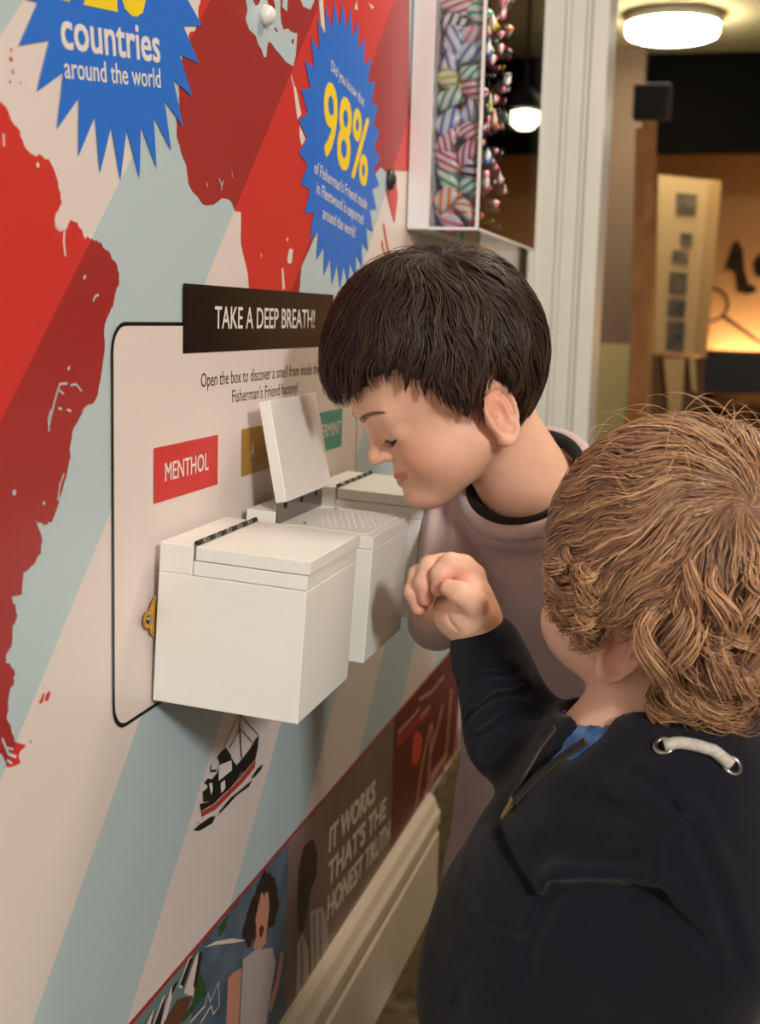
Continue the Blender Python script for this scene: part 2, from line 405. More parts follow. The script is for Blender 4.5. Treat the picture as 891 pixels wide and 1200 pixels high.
for k, (key, s, a, b, lab) in enumerate((('label_red', 'MENTHOL', 0.859, 0.941, 'red label reading MENTHOL'), ('label_ochre', 'A', 1.034, 1.045, 'ochre label half hidden by the open lid'), ('label_green', 'PEPPERMINT', 1.199, 1.303, 'green label reading PEPPERMINT'))):
    y0 = 0.840+0.174*k
    L = flat('flavour_label', [[(y0, 0.7590), (y0+0.121, 0.7590), (y0+0.121, 0.8000), (y0, 0.8000)]], 7, M[key], wall, lab)
    wall_text(s, a, b, 0.7735, 0.0135, 8, M['white'], L, 0.012)

# little boat emblem under the first box
zs = lambda L: [(210+x*120/847, 820+y*170/1200) for x, y in L]
hull = px(zs([(165, 860), (300, 830), (420, 720), (520, 600), (600, 470), (655, 290), (645, 400), (625, 490), (500, 640), (380, 760), (280, 860), (175, 920)]))
boat = flat('boat_emblem', [hull] + [px(zs(L)) for L in ([(195, 845), (235, 700), (310, 600), (330, 520), (425, 480), (470, 545), (520, 590), (420, 725), (300, 835)], [(505, 500), (560, 430), (600, 380), (655, 290), (600, 480), (520, 600)], [(310, 470), (340, 430), (380, 395), (425, 460), (420, 500), (330, 520)], [(190, 760), (240, 720), (270, 760), (300, 800), (240, 840), (195, 840)], [(200, 690), (230, 650), (280, 660), (300, 720), (250, 720)], [(330, 680), (420, 600), (430, 650), (350, 740), (310, 760)], [(440, 640), (470, 540), (560, 440), (640, 300), (600, 480), (500, 610)],
            [(110, 1080), (150, 1040), (250, 970), (295, 960), (270, 1020), (160, 1085)], [(330, 920), (420, 810), (520, 730), (600, 660), (570, 720), (470, 790), (380, 890), (320, 950)], [(590, 650), (640, 570), (690, 530), (670, 580), (620, 640)], [(130, 1030), (160, 1000), (150, 1020)])] +
            [stroke(px(zs(L)), w) for L, w in (([(500, 90), (495, 240), (510, 480)], 0.0024), ([(500, 90), (360, 400)], 0.0009), ([(505, 130), (650, 290)], 0.0009), ([(500, 240), (600, 350)], 0.0009), ([(490, 250), (410, 400)], 0.0009), ([(255, 540), (255, 590), (300, 585)], 0.0022))], 4, M['black'], wall, 'black and red printed trawler emblem')
flat('boat_stripe', [px(zs([(175, 925), (285, 865), (385, 765), (505, 645), (625, 495), (620, 560), (520, 680), (400, 800), (290, 910), (180, 968)]))], 5, mat('print_boat_red', (176, 62, 42), 0.4), boat)
flat('boat_cabin', [px(zs([(318, 540), (425, 500), (430, 580), (320, 670)])), px(zs([(335, 690), (370, 660), (375, 730), (340, 770)])), px(zs([(240, 690), (265, 685), (270, 740), (255, 790)]))], 5, M['white'], boat)

# ------------------------------------------------------------------ poster strip along the foot of the mural
X0 = 0.0
zp = lambda L: [(140+x*220/891, 1040+y*160/648) for x, y in L]
zq = lambda L: [(140+x*0.4265, 940+y*0.4265) for x, y in L]
zr = lambda L: [(380+x*0.247, 760+y*0.247) for x, y in L]
PZ0, PZ1 = 0.178, 0.367
def q4(y0, y1, z0=PZ0, z1=PZ1): return [(y0, z0), (y1, z0), (y1, z1), (y0, z1)]
M['p_denim'] = mat('print_denim_blue', (92, 112, 128), 0.4, rgb2=(64, 84, 104), scale=30)
M['p_grey'] = mat('print_grey_brown', (134, 112, 104), 0.4, rgb2=(112, 92, 86), scale=8)
M['p_teal'] = mat('print_teal', (104, 128, 132), 0.4)
M['p_skin'] = mat('print_skin', (196, 140, 116), 0.4)
M['p_hair'] = mat('print_hair', (38, 24, 22), 0.4)
M['p_top'] = mat('print_pale_top', (178, 166, 164), 0.4)
M['p_green'] = mat('print_leaf_green', (44, 82, 38), 0.4)
M['p_dark'] = mat('print_dark_brown', (58, 40, 36), 0.4)
M['p_pale'] = mat('print_pale_letter', (222, 206, 196), 0.4)
M['p_orange'] = mat('print_orange', (196, 70, 40), 0.4)
strip = flat('poster_strip', [q4(-0.4, 2.06, PZ1, PZ1+0.0035)], 5, M['redline'], wall, 'thin red line above the posters')
p0 = flat('poster', [q4(-0.4, 0.915)], 4, M['p_teal'], wall, 'poster with white stripes and leaves')
flat('poster_stripe', [px(zp(L)) for L in ([(155, 648), (200, 520), (215, 505), (180, 648)], [(190, 648), (240, 470), (262, 455), (210, 648)], [(275, 470), (320, 340), (340, 320), (290, 480)], [(300, 500), (355, 330), (372, 300), (345, 520)], [(95, 700), (160, 570), (130, 700)])], 5, M['p_pale'], p0)
flat('poster_stripe', [px(zp(L)) for L in ([(115, 648), (160, 570), (150, 648)], [(160, 648), (215, 505), (190, 648)], [(245, 470), (275, 440), (240, 520)], [(282, 460), (330, 335), (345, 335), (300, 470)], [(345, 470), (375, 300), (390, 310), (360, 480)])], 5, M['p_hair'], p0)
flat('poster_figure', [px(zp(L)) for L in ([(200, 648), (270, 530), (340, 510), (310, 600), (280, 648)],)], 6, mat('print_rust', (104, 62, 50), 0.4), p0)
p1 = flat('poster', [q4(0.915, 1.158)], 4, M['p_denim'], wall, 'poster of a shouting figure with dark curly hair')
flat('poster_leaf', [px(zp(L)) for L in ([(465, 190), (515, 120), (500, 190), (468, 240)], [(355, 480), (380, 400), (400, 470), (410, 500), (330, 600), (290, 648), (300, 610), (350, 540)], [(525, 100), (565, 70), (550, 95)])], 6, M['p_green'], p1)
flat('poster_figure', [px(zp(L)) for L in ([(500, 648), (510, 430), (540, 400), (575, 380), (560, 648)], [(665, 30), (700, 15), (712, 100), (692, 200), (690, 260), (660, 300), (630, 290), (645, 230), (640, 150)], [(705, 560), (740, 430), (760, 300), (775, 320), (750, 470), (712, 600)])], 6, M['p_skin'], p1)
flat('poster_hair', [rough_edge(px(zp([(655, -20), (620, 60), (600, 150), (578, 220), (600, 270), (640, 250), (640, 170), (650, 80), (665, 30), (690, 20), (708, 60), (700, 200), (735, 170), (752, 80), (745, 0), (715, -70), (680, -90)])), 0.004, 4)], 7, M['p_hair'], p1)
flat('poster_mouth', [px(zp([(658, 190), (672, 175), (682, 195), (668, 240), (658, 225)]))], 7, M['board_red'], p1)
flat('poster_top', [px(zp([(580, 340), (640, 295), (720, 285), (735, 360), (690, 648), (565, 648)]))], 7, M['p_top'], p1)
flat('poster_cap', [px(zp([(395, 285), (450, 255), (530, 240), (600, 250), (540, 262), (450, 272)]))], 6, M['p_pale'], p1)
flat('poster_outline', [stroke(px(zp([(330, 640), (400, 560), (415, 500), (425, 540), (465, 450), (468, 560), (440, 600), (430, 560), (380, 640)])), 0.002)], 6, M['p_pale'], p1)
p2 = flat('poster', [q4(1.158, 1.583)], 4, M['p_grey'], wall, 'grey poster reading IT WORKS THAT\'S THE HONEST TRUTH')
flat('poster_figure', [px(zq(L)) for L in ([(490, 190), (505, 120), (530, 100), (542, 140), (540, 200), (525, 240), (515, 300), (505, 350), (490, 360), (488, 260)],)], 5, M['p_dark'], p2)
flat('poster_shirt', [px(zq(L)) for L in ([(485, 390), (500, 360), (515, 400), (520, 480), (500, 560), (482, 540)], [(520, 300), (555, 285), (570, 330), (572, 430), (555, 490), (525, 520)])], 6, M['p_top'], p2)
flat('poster_shirt_stripe', [stroke(px(zq(L)), 0.004) for L in ([(498, 380), (500, 540)], [(532, 310), (536, 500)], [(548, 300), (552, 480)])], 7, M['p_grey'], p2)
wall_text('IT WORKS', 1.299, 1.492, 0.297, 0.027, 5, M['p_pale'], p2, 0.05, -0.06)
wall_text("THAT'S THE", 1.297, 1.550, 0.256, 0.027, 6, M['p_pale'], p2, 0.05, -0.06)
wall_text('HONEST TRUTH', 1.297, 1.575, 0.215, 0.027, 6, M['p_pale'], p2, 0.05, -0.06)
p3 = flat('poster', [q4(1.583, 2.03)], 4, M['board_red'], wall, 'maroon poster with tall pale lettering')
flat('poster_dot', [px(zr([(432, 390), (452, 400), (462, 440), (452, 520), (430, 555), (413, 540), (415, 460), (420, 410)]))], 6, M['p_orange'], p3)
flat('poster_band', [px(zr([(338, 420), (500, 260), (500, 310), (340, 480)])), ], 5, mat('print_band_red', (140, 50, 40), 0.4), p3)
flat('poster_lettering', [stroke(px(zr(L)), w) for L, w in (([(455, 790), (490, 640), (510, 350)], 0.012), ([(430, 760), (460, 560), (500, 360)], 0.010), ([(470, 700), (560, 530)], 0.012), ([(500, 500), (545, 330), (560, 260)], 0.012), ([(560, 600), (585, 400), (600, 190)], 0.012), ([(500, 610), (580, 500)], 0.012), ([(600, 590), (625, 420), (640, 220)], 0.014), ([(545, 650), (575, 610)], 0.01), ([(620, 560), (645, 380)], 0.012))] +
     [stroke(px(zr(L)), 0.006) for L in ([(345, 400), (420, 320), (450, 280)], [(445, 240), (500, 210), (565, 130)], [(450, 330), (500, 270)])], 6, mat('print_salmon_letter', (190, 130, 112), 0.4), p3)

# small fittings on the mural
bm = nb(); lathe(bm, [(0.0085, 0.0), (0.0085, 0.004), (0.007, 0.008), (0.004, 0.0105), (0.001, 0.011)], 18, (0, 1.055, 1.149), 'x')
tag(obj('wall_stud', bm, mat('stud_white', (236, 236, 232), 0.3), None, True), 'small round white stud on the red map', 'stud')
bm = nb(); lathe(bm, [(0.012, 0.0), (0.012, 0.004), (0.006, 0.0055), (0.005, 0.007), (0.002, 0.0078)], 16, (0.0015, 1.478, 1.059), 'x')
tag(obj('wall_fixing', bm, mat('dark_fixing', (60, 52, 50), 0.4), None, True), 'small dark round fixing beside the percent starburst', 'fixing')

# ------------------------------------------------------------------ smell boxes
BW, BL, BH = 0.1145, 0.125, 0.121
HX = 0.028                                  # hinge line
def smell_box(y0, z0, label, opened=0.0, tilt=0.05, dz=0.0):
    t = thing('smell_box', label, 'box', (0.0035, y0, z0), (0, tilt, 0), 'white smell boxes on the mural wall')
    LT, RT = 0.0105, 0.0105
    zt = BH-LT-0.0006
    zr_ = zt-RT-0.0006
    bm = nb(); box(bm, 0, BW, 0, BL, 0, zr_, 0.0009, 2); box(bm, 0.0, HX-0.0015, 0, BL, zr_, BH, 0.0009, 2)
    obj('body', bm, M['boxpaint'], t)
    obj('rim_board', bx(HX-0.001, BW, 0, BL, zr_+0.0004, zt, bev=0.0007, seg=2), M['boxpaint'], t)
    bm = bx(0.0, BW-HX+0.001, -0.0005, BL+0.0005, -LT, 0.0, bev=0.0009, seg=2)
    lid = obj('lid', bm, M['boxpaint'], t)
    lid.location = (HX+0.0006, 0, BH); lid.rotation_euler = (0, -opened, 0)
    if opened:
        lid.location = (HX-0.002, 0, BH+0.0075)
    # piano hinge: two leaves, knuckles
    bm = nb()
    if opened:
        box(bm, HX-0.0012, HX+0.0002, 0.001, BL-0.001, zt-0.002, BH+0.010)
    else:
        box(bm, HX-0.0012, HX+0.0008, 0.001, BL-0.001, zr_-0.012, BH+0.0012)
    hg = obj('hinge', bm, M['steel'] , t)
    n = 11
    if not opened:
        for k in range(n):
            b2 = nb(); a = 0.002+k*(BL-0.004)/n
            tube(b2, [(HX-0.0002, a, BH+0.0017), (HX-0.0002, a+(BL-0.004)/n-0.0012, BH+0.0017)], 0.0019, 8)
            obj('knuckle', b2, M['steel'] if k % 2 else M['darkslot'], hg, True)
    else:
        for yy in (0.02, 0.063, 0.105):
            b2 = nb(); lathe(b2, [(0.0028, 0), (0.0028, 0.0008), (0.001, 0.0012)], 12, (HX+0.0002, yy, BH+0.0035), 'x'); obj('screw', b2, M['darkslot'], hg)
    return t, zt
BY = (0.8335, 1.0065, 1.1795)
BZ = 0.612
b1, _ = smell_box(BY[0], BZ, 'white wooden smell box with closed lid under the red MENTHOL label')
b2_, zt = smell_box(BY[1], BZ, 'white wooden smell box with its lid propped open against the wall', opened=math.radians(104))
b3, _ = smell_box(BY[2], BZ, 'white wooden smell box with closed lid under the green PEPPERMINT label')
# perforated plate of the open box: a field of pale holes
pl = obj('perforated_plate', bx(HX+0.006, BW-0.008, 0.008, BL-0.008, zt-0.0004, zt+0.0006, bev=0.0002), M['boxpaint'], b2_)
bm = nb()
rng = random.Random(2)
for i in range(9):
    for j in range(10):
        cx_ = 0.050+i*0.0062+rng.uniform(-.0008, .0008)+(0.003 if j % 2 else 0); cy_ = 0.024+j*0.0085+rng.uniform(-.0008, .0008)
        if (cx_-0.077)**2/0.03**2+(cy_-0.063)**2/0.045**2 < 1:
            lathe(bm, [(0.0011, 0), (0.0008, 0.0003)], 6, (cx_, cy_, zt+0.0006))
tag(obj('hole_grid', bm, mat('hole_rim_white', (250, 250, 250), 0.3), pl), kind='stuff')
for yy in (0.022, 0.112):
    b9 = nb(); lathe(b9, [(0.0022, 0), (0.0022, 0.0006), (0.0008, 0.001)], 10, (HX+0.018, yy, zt+0.0002)); obj('catch', b9, M['darkslot'], b2_)
# brass mirror plate beside the first box
bm = nb()
pl_ = [(0.014, 0.040), (0.014, 0.088)] + []
out = [(0.0, 0.042), (0.0, 0.082), (-0.006, 0.077), (-0.009, 0.072)]
for k in range(9):
    a = math.radians(70+k*27.5); out.append((-0.0135+0.0075*math.cos(a), 0.0625+0.0085*math.sin(a)))
out += [(-0.009, 0.053), (-0.006, 0.047)]
prism(bm, [(y*0.85+0.001, (z-0.0625)*0.78+0.0645) for y, z in out], 'x', -0.0025, -0.0008)
br = obj('bracket', bm, M['brass'], b1); br['label'] = 'brass mirror plate'
bm = nb(); lathe(bm, [(0.0036, 0), (0.0034, 0.0010), (0.0020, 0.0018), (0.0006, 0.002)], 14, (-0.0008, -0.0105, 0.0645), 'x'); obj('screw', bm, M['steel'], br, True)
# wooden wedge under the third box
M['wood'] = mat('pale_wood', (214, 170, 116), 0.5, rgb2=(196, 148, 92), scale=30)
bm = nb(); prism(bm, [(0.0, 0.0), (0.055, 0.0), (0.0, -0.035)], 'y', 0.012, 0.030)
obj('support_wedge', bm, M['wood'], b3)

# ------------------------------------------------------------------ sweet case on the wall
CY0, CY1, CXO, CZ0, CZ1 = 1.566, 2.04, 0.092, 1.008, 1.62
case = thing('sweet_case', 'clear acrylic wall case filled with wrapped sweets above the dark-haired child', 'display case', (0, CY0, CZ0))
M['acryl'] = glass_mat('clear_acrylic', (0.96, 0.97, 0.97))
M['acryl_edge'] = mat('acrylic_edge', (240, 240, 240), 0.15)
L_, H_ = CY1-CY0, CZ1-CZ0
obj('back_board', bx(0.0015, 0.030, 0.0, L_, 0.0, H_, bev=0.001), mat('case_white_board', (238, 238, 240), 0.3), case)
obj('pane', bx(0.0302, CXO, 0.0, 0.003, 0.003, H_), M['acryl'], case)
obj('pane', bx(CXO-0.003, CXO, 0.0032, L_-0.0032, 0.003, H_), M['acryl'], case)
obj('pane', bx(0.0302, CXO, L_-0.003, L_, 0.003, H_), M['acryl'], case)
obj('base_pane', bx(0.0302, CXO, 0.0, L_, 0.0, 0.003), M['acryl'], case)
for a in ((CXO-0.0035, CXO+0.0004, -0.0004, 0.0032, 0, H_), (CXO-0.0032, CXO+0.0004, -0.0004, L_, -0.0004, 0.003), (0.03, CXO, -0.0006, 0.003, -0.0004, 0.003), (CXO-0.0035, CXO+0.0004, L_-0.003, L_+0.0003, 0, H_)):
    obj('polished_edge', bx(*a), M['acryl_edge'], case)
def packet_mat(name, a, b, sc):
    m = bpy.data.materials.new(name); m.use_nodes = True; nt = m.node_tree; bs = nt.nodes['Principled BSDF']
    bs.inputs['Roughness'].default_value = 0.28
    tc = nt.nodes.new('ShaderNodeTexCoord'); mp = nt.nodes.new('ShaderNodeMapping'); mp.inputs['Rotation'].default_value = (0, 0, 0.8)
    w = nt.nodes.new('ShaderNodeTexWave'); w.inputs['Scale'].default_value = sc; w.inputs['Distortion'].default_value = 0.4
    cr = nt.nodes.new('ShaderNodeValToRGB'); cr.color_ramp.interpolation = 'CONSTANT'
    cr.color_ramp.elements[0].color = lin(*a); cr.color_ramp.elements[1].color = lin(*b); cr.color_ramp.elements[1].position = 0.66
    nt.links.new(tc.outputs['Object'], mp.inputs[0]); nt.links.new(mp.outputs[0], w.inputs[0]); nt.links.new(w.outputs['Fac'], cr.inputs[0]); nt.links.new(cr.outputs[0], bs.inputs['Base Color'])
    return m
def packet_mesh(name, m):
    bm = nb(); nx, ny = 8, 6
    for s in (1, -1):
        g = [[None]*(ny+1) for _ in range(nx+1)]
        for i in range(nx+1):
            for j in range(ny+1):
                u, v = i/nx*2-1, j/ny*2-1
                h = 0.0058*max(0, (1-abs(u)**3))*max(0, (1-abs(v)**2.5))**0.6
                zig = 0.0008*(1 if i in (0, nx) and j % 2 else 0)
                g[i][j] = bm.verts.new((u*0.021+(zig if u > 0 else -zig)*(abs(u) == 1), v*0.0145, s*h))
        for i in range(nx):
            for j in range(ny):
                q = (g[i][j], g[i+1][j], g[i+1][j+1], g[i][j+1])
                bm.faces.new(q if s > 0 else q[::-1])
    bmesh.ops.remove_doubles(bm, verts=bm.verts, dist=1e-5)
    me = bpy.data.meshes.new(name); bm.to_mesh(me); bm.free(); me.materials.append(m)
    me.polygons.foreach_set('use_smooth', [True]*len(me.polygons))
    return me
PK = [('white and red', packet_mat('packet_red', (228, 214, 216), (206, 60, 78), 34)), ('white and black', packet_mat('packet_black', (226, 220, 222), (52, 46, 54), 26)), ('lime green', packet_mat('packet_lime', (224, 222, 208), (176, 196, 62), 30)),
      ('pink', packet_mat('packet_pink', (232, 216, 220), (226, 130, 160), 22)), ('white and blue', packet_mat('packet_blue', (222, 224, 232), (108, 132, 190), 24)), ('orange', packet_mat('packet_orange', (230, 214, 206), (232, 128, 66), 26)), ('teal green', packet_mat('packet_teal', (222, 228, 222), (60, 168, 140), 24)), ('yellow', packet_mat('packet_yellow', (232, 226, 210), (236, 200, 66), 24))]
PM = [packet_mesh('packet', m) for _, m in PK]
rng = random.Random(11)
zrow = 1.024; row = 0
while zrow < 1.40:
    for iy in range(6):
        for ix in range(2):
            k = rng.choice([0, 0, 0, 1, 1, 2, 3, 3, 4, 5, 6, 7])
            o = link(bpy.data.objects.new('sweet_packet', PM[k]))
            o.location = (0.0475+ix*0.027+rng.uniform(-.002, .002), 1.585+iy*0.03+rng.uniform(-.004, .004), zrow+rng.uniform(-.003, .003)+(0.01 if (ix+iy) % 2 else 0))
            o.rotation_euler = (rng.uniform(-.5, .5)+PI/2, rng.uniform(-1.2, 1.2), rng.uniform(-.5, .5)) if ix or iy else (PI/2+rng.uniform(-.25, .25), rng.uniform(-1.4, 1.4), rng.uniform(-.25, .25))
            k_ = rng.uniform(0.8, 1.0); o.scale = (k_*rng.uniform(0.85, 1.1), k_*0.92, 0.9)
            tag(o, 'small %s striped sweet packet in the clear wall case' % PK[k][0], 'sweet packet', 'wrapped sweets in the clear wall case')
    zrow += 0.0235; row += 1

# ------------------------------------------------------------------ ceiling lamps
M['lampglass'] = emit_mat('lamp_diffuser_glow', (1.0, 0.90, 0.66), 42.0)   # the lamp's own light
M['lampbase'] = mat('lamp_base_white', (230, 226, 214), 0.4)
def ceiling_lamp(loc, label):
    t = thing('ceiling_lamp', label, 'lamp', loc); t.scale = (0.95, 0.95, 1.0)
    bm = nb(); lathe(bm, [(0.19, 0.0), (0.205, -0.012), (0.215, -0.03), (0.215, -0.042)], 40); obj('lamp_base', bm, M['lampbase'], t, True)
    bm = nb(); lathe(bm, [(0.205, -0.0425), (0.206, -0.07), (0.198, -0.088), (0.17, -0.098), (0.05, -0.102)], 40); obj('diffuser', bm, M['lampglass'], t, True)
    return t
lp = PY(789, 22, 5.75)
ceiling_lamp((lp[0], 5.75, 2.2), 'round glowing white ceiling lamp in the room beyond the door frame')

# ------------------------------------------------------------------ maritime display beyond the door frame
M['tan'] = mat('tan_wood', (206, 150, 84), 0.6, rgb2=(176, 118, 60), scale=9)
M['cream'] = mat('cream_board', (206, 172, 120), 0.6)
M['photo'] = mat('dark_photo_print', (54, 46, 36), 0.5, rgb2=(120, 104, 78), scale=14)
M['dk'] = mat('dark_grey_casing', (44, 42, 44), 0.6)
M['blk'] = mat('black_cabinet', (16, 13, 11), 0.5)
def board_pts(L, Y): return [tuple(PY(x, y, Y)) for x, y in L]
def slab(name, L, Y, th, m, parent=None, floor=False):
    a = board_pts(L, Y); bm = nb()
    if floor:                                   # stands on the floor: carry the two lowest corners down to it
        lo_ = sorted(range(len(a)), key=lambda i: a[i][2])[:2]
        a = [(p[0], p[1], 0.0) if i in lo_ else p for i, p in enumerate(a)]
    prism(bm, [(p[0], p[2]) for p in a], 'y', Y, Y+th)
    return obj(name, bm, m, parent)
t = thing('display_board', 'tall cream display board with small dark photographs', 'display board', (PY(800, 410, 6.0)[0], 6.0, 0.0))
t.location = (0, 0, 0)
slab('panel', [(772, 205), (843, 212), (822, 416), (768, 412)], 6.0, 0.05, M['cream'], t)
for L in ([(793, 226), (817, 228), (815, 250), (792, 248)], [(798, 273), (812, 274), (810, 287), (797, 286)], [(789, 293), (807, 295), (806, 307), (787, 305)], [(785, 318), (806, 320), (804, 345), (784, 343)], [(783, 350), (804, 352), (802, 372), (782, 370)], [(782, 376), (803, 378), (801, 412), (781, 410)]):
    slab('photo', L, 5.992, 0.006, M['photo'], t)
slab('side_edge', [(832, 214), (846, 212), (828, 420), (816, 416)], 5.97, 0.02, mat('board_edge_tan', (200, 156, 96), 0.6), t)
for L, nm in (([(778, 420), (803, 420), (797, 505), (786, 505)], 'light_patch'), ([(807, 416), (815, 418), (817, 460), (811, 458)], 'light_patch')):  # cream strips stand in for patches of light at the board's foot
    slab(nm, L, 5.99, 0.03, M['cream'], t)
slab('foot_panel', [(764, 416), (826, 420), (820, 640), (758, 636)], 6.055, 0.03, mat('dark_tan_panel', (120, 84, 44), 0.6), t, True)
for i, (L, lab) in enumerate((([(745, 150), (757, 150), (750, 575), (736, 575)], 'tan wooden plank standing behind the door frame'), ([(757, 140), (770, 142), (762, 330), (757, 480), (752, 585), (738, 585)], 'curved pale plank beside the display board'), ([(738, 460), (750, 460), (748, 640), (734, 640)], 'short cream plank at the foot of the wall'))):
    tag(slab('plank', L, 5.0+0.12*i, 0.04, M['tan'] if i != 2 else M['cream'], None, True), lab, 'plank', 'planks behind the door frame')
sp = PY(765, 116, 5.14)
pt_ = PY(763, 141, 5.14)
t = thing('wall_speaker', 'dark grey box resting on top of the curved pale plank', 'speaker', (sp[0], 5.14, pt_[2]+0.066))
obj('casing', bx(-0.070, 0.070, -0.05, 0.05, -0.064, 0.064, bev=0.008, seg=2), M['dk'], t)
obj('grille', bx(-0.058, 0.058, -0.056, -0.05, -0.054, 0.054, bev=0.002), mat('grille_grey', (38, 36, 40), 0.8), t)
# landing net: hoop and handle on the backdrop
Y = 7.98
hc = PY(832, 357, Y)
bm = nb(); ring = [(hc[0]+0.105*math.cos(a), Y, hc[2]+0.10*math.sin(a)) for a in [2*PI*k/24 for k in range(25)]]
tube(bm, ring, 0.011, 6, False)
t = thing('landing_net', 'round hoop net with a long handle on the warm backdrop', 'net'); 
obj('hoop', bm, mat('net_hoop', (92, 54, 34), 0.6), t, True)
bm = nb(); e0 = PY(847, 370, Y); e1 = PY(900, 408, Y); tube(bm, [e0, e1], 0.012, 6); obj('handle', bm, mat('net_handle', (84, 48, 30), 0.6), t, True)
# hanging gulls or gloves
for L, lab in (([(848, 318), (858, 288), (864, 280), (871, 292), (873, 316), (878, 333), (884, 334), (888, 341), (876, 345), (864, 342), (861, 320), (853, 314)], 'dark mitten-like shape hung on the warm backdrop'), ([(883, 308), (887, 300), (897, 294), (905, 322), (895, 326), (885, 322)], 'small brown shape hung at the edge of the backdrop')):
    tag(slab('hanging_bag', L, 7.95, 0.06, mat('olive_cloth', (104, 84, 50), 0.9, rgb2=(60, 46, 30), scale=8)), lab, 'bag')
ca = PY(822, 412, 7.2); cb = PY(960, 412, 7.2)
tag(obj('cabinet', bx(ca[0], cb[0], 7.2, 7.9, 0.0, ca[2], bev=0.01), M['blk']), 'low black cabinet under the warm backdrop', 'cabinet')
# rope heap in front
bm = nb(); c0 = PY(868, 486, 6.3)
rng = random.Random(4)
for k in range(16):
    r_ = rng.uniform(0.10, 0.2); cz = c0[2]-0.065+0.012*k*0.8; a0 = rng.uniform(0, 6.28)
    tube(bm, [(c0[0]+0.03+r_*1.3*math.cos(a0+a*0.5), 6.3+r_*math.sin(a0+a*0.5), cz+0.02*math.sin(a*0.9+k)) for a in range(13)], 0.014, 6)
hp = obj('rope_heap', bm, mat('hemp_rope', (150, 98, 48), 0.9, rgb2=(104, 64, 30), scale=40), None, True)
tag(hp, 'brown heap of coiled rope in front of the black cabinet', 'rope', None, None)
st_z = c0[2]-0.107
tag(obj('barrel_stand', lathe(nb(), [(0.26, 0.0), (0.28, st_z*0.5), (0.27, st_z)], 20, (c0[0]+0.03, 6.3, 0)), M['blk'], None, True), 'dark round stand under the rope heap', 'stand')

# small hanging spot lamp, seen mirrored in the front of the sweet case
t = thing('spot_lamp_offscreen', 'small hanging spot lamp mirrored in the clear sweet case', 'lamp', (0.60, 5.0, 1.70))
obj('lamp_stem', tube(nb(), [(0, 0, 0.07), (0, 0, 0.5)], 0.008, 8), M['dk'], t)
obj('lamp_shade', lathe(nb(), [(0.02, 0.08), (0.05, 0.05), (0.062, 0.0)], 20), M['dk'], t, True)
obj('bulb', lathe(nb(), [(0.02, -0.004), (0.052, -0.012), (0.052, -0.05), (0.03, -0.072), (0.004, -0.078)], 20), emit_mat('bulb_glow', (1.0, 0.86, 0.6), 30.0), t, True)
# ------------------------------------------------------------------ implicit surfaces for bodies and clothes
f4 = np.float32
def ell(p, c, r, R=None):
    q = p-np.asarray(c, f4)
    if R is not None: q = q@np.asarray(R, f4)
    r = np.asarray(r, f4)
    a = q/r; k0 = np.sqrt((a*a).sum(1))+1e-6
    b = a/r; k1 = np.sqrt((b*b).sum(1))+1e-6
    return k0*(k0-1)/k1
def cap(p, a, b, ra, rb=None):
    rb = ra if rb is None else rb
    a = np.asarray(a, f4); b = np.asarray(b, f4); ba = b-a; pa = p-a
    h = np.clip((pa@ba)/max(float(ba@ba), 1e-9), 0, 1)
    d = pa-h[:, None]*ba
    return np.sqrt((d*d).sum(1))-(ra+(rb-ra)*h)
def chain(p, pts, rads, k=0.006):
    d = None
    for i in range(len(pts)-1):
        e = cap(p, pts[i], pts[i+1], rads[i], rads[i+1])
        d = e if d is None else smin(d, e, k)
    return d
def sph(p, c, r):
    q = p-np.asarray(c, f4); return np.sqrt((q*q).sum(1))-r
def smin(a, b, k):
    h = np.clip(0.5+0.5*(b-a)/k, 0, 1); return b+(a-b)*h-k*h*(1-h)
def smax(a, b, k): return -smin(-a, -b, k)
def groove(p, pts, w, depth):
    d = None
    for i in range(len(pts)-1):
        e = cap(p, pts[i], pts[i+1], 0.0); d = e if d is None else np.minimum(d, e)
    return depth*np.exp(-(d/w)**2)

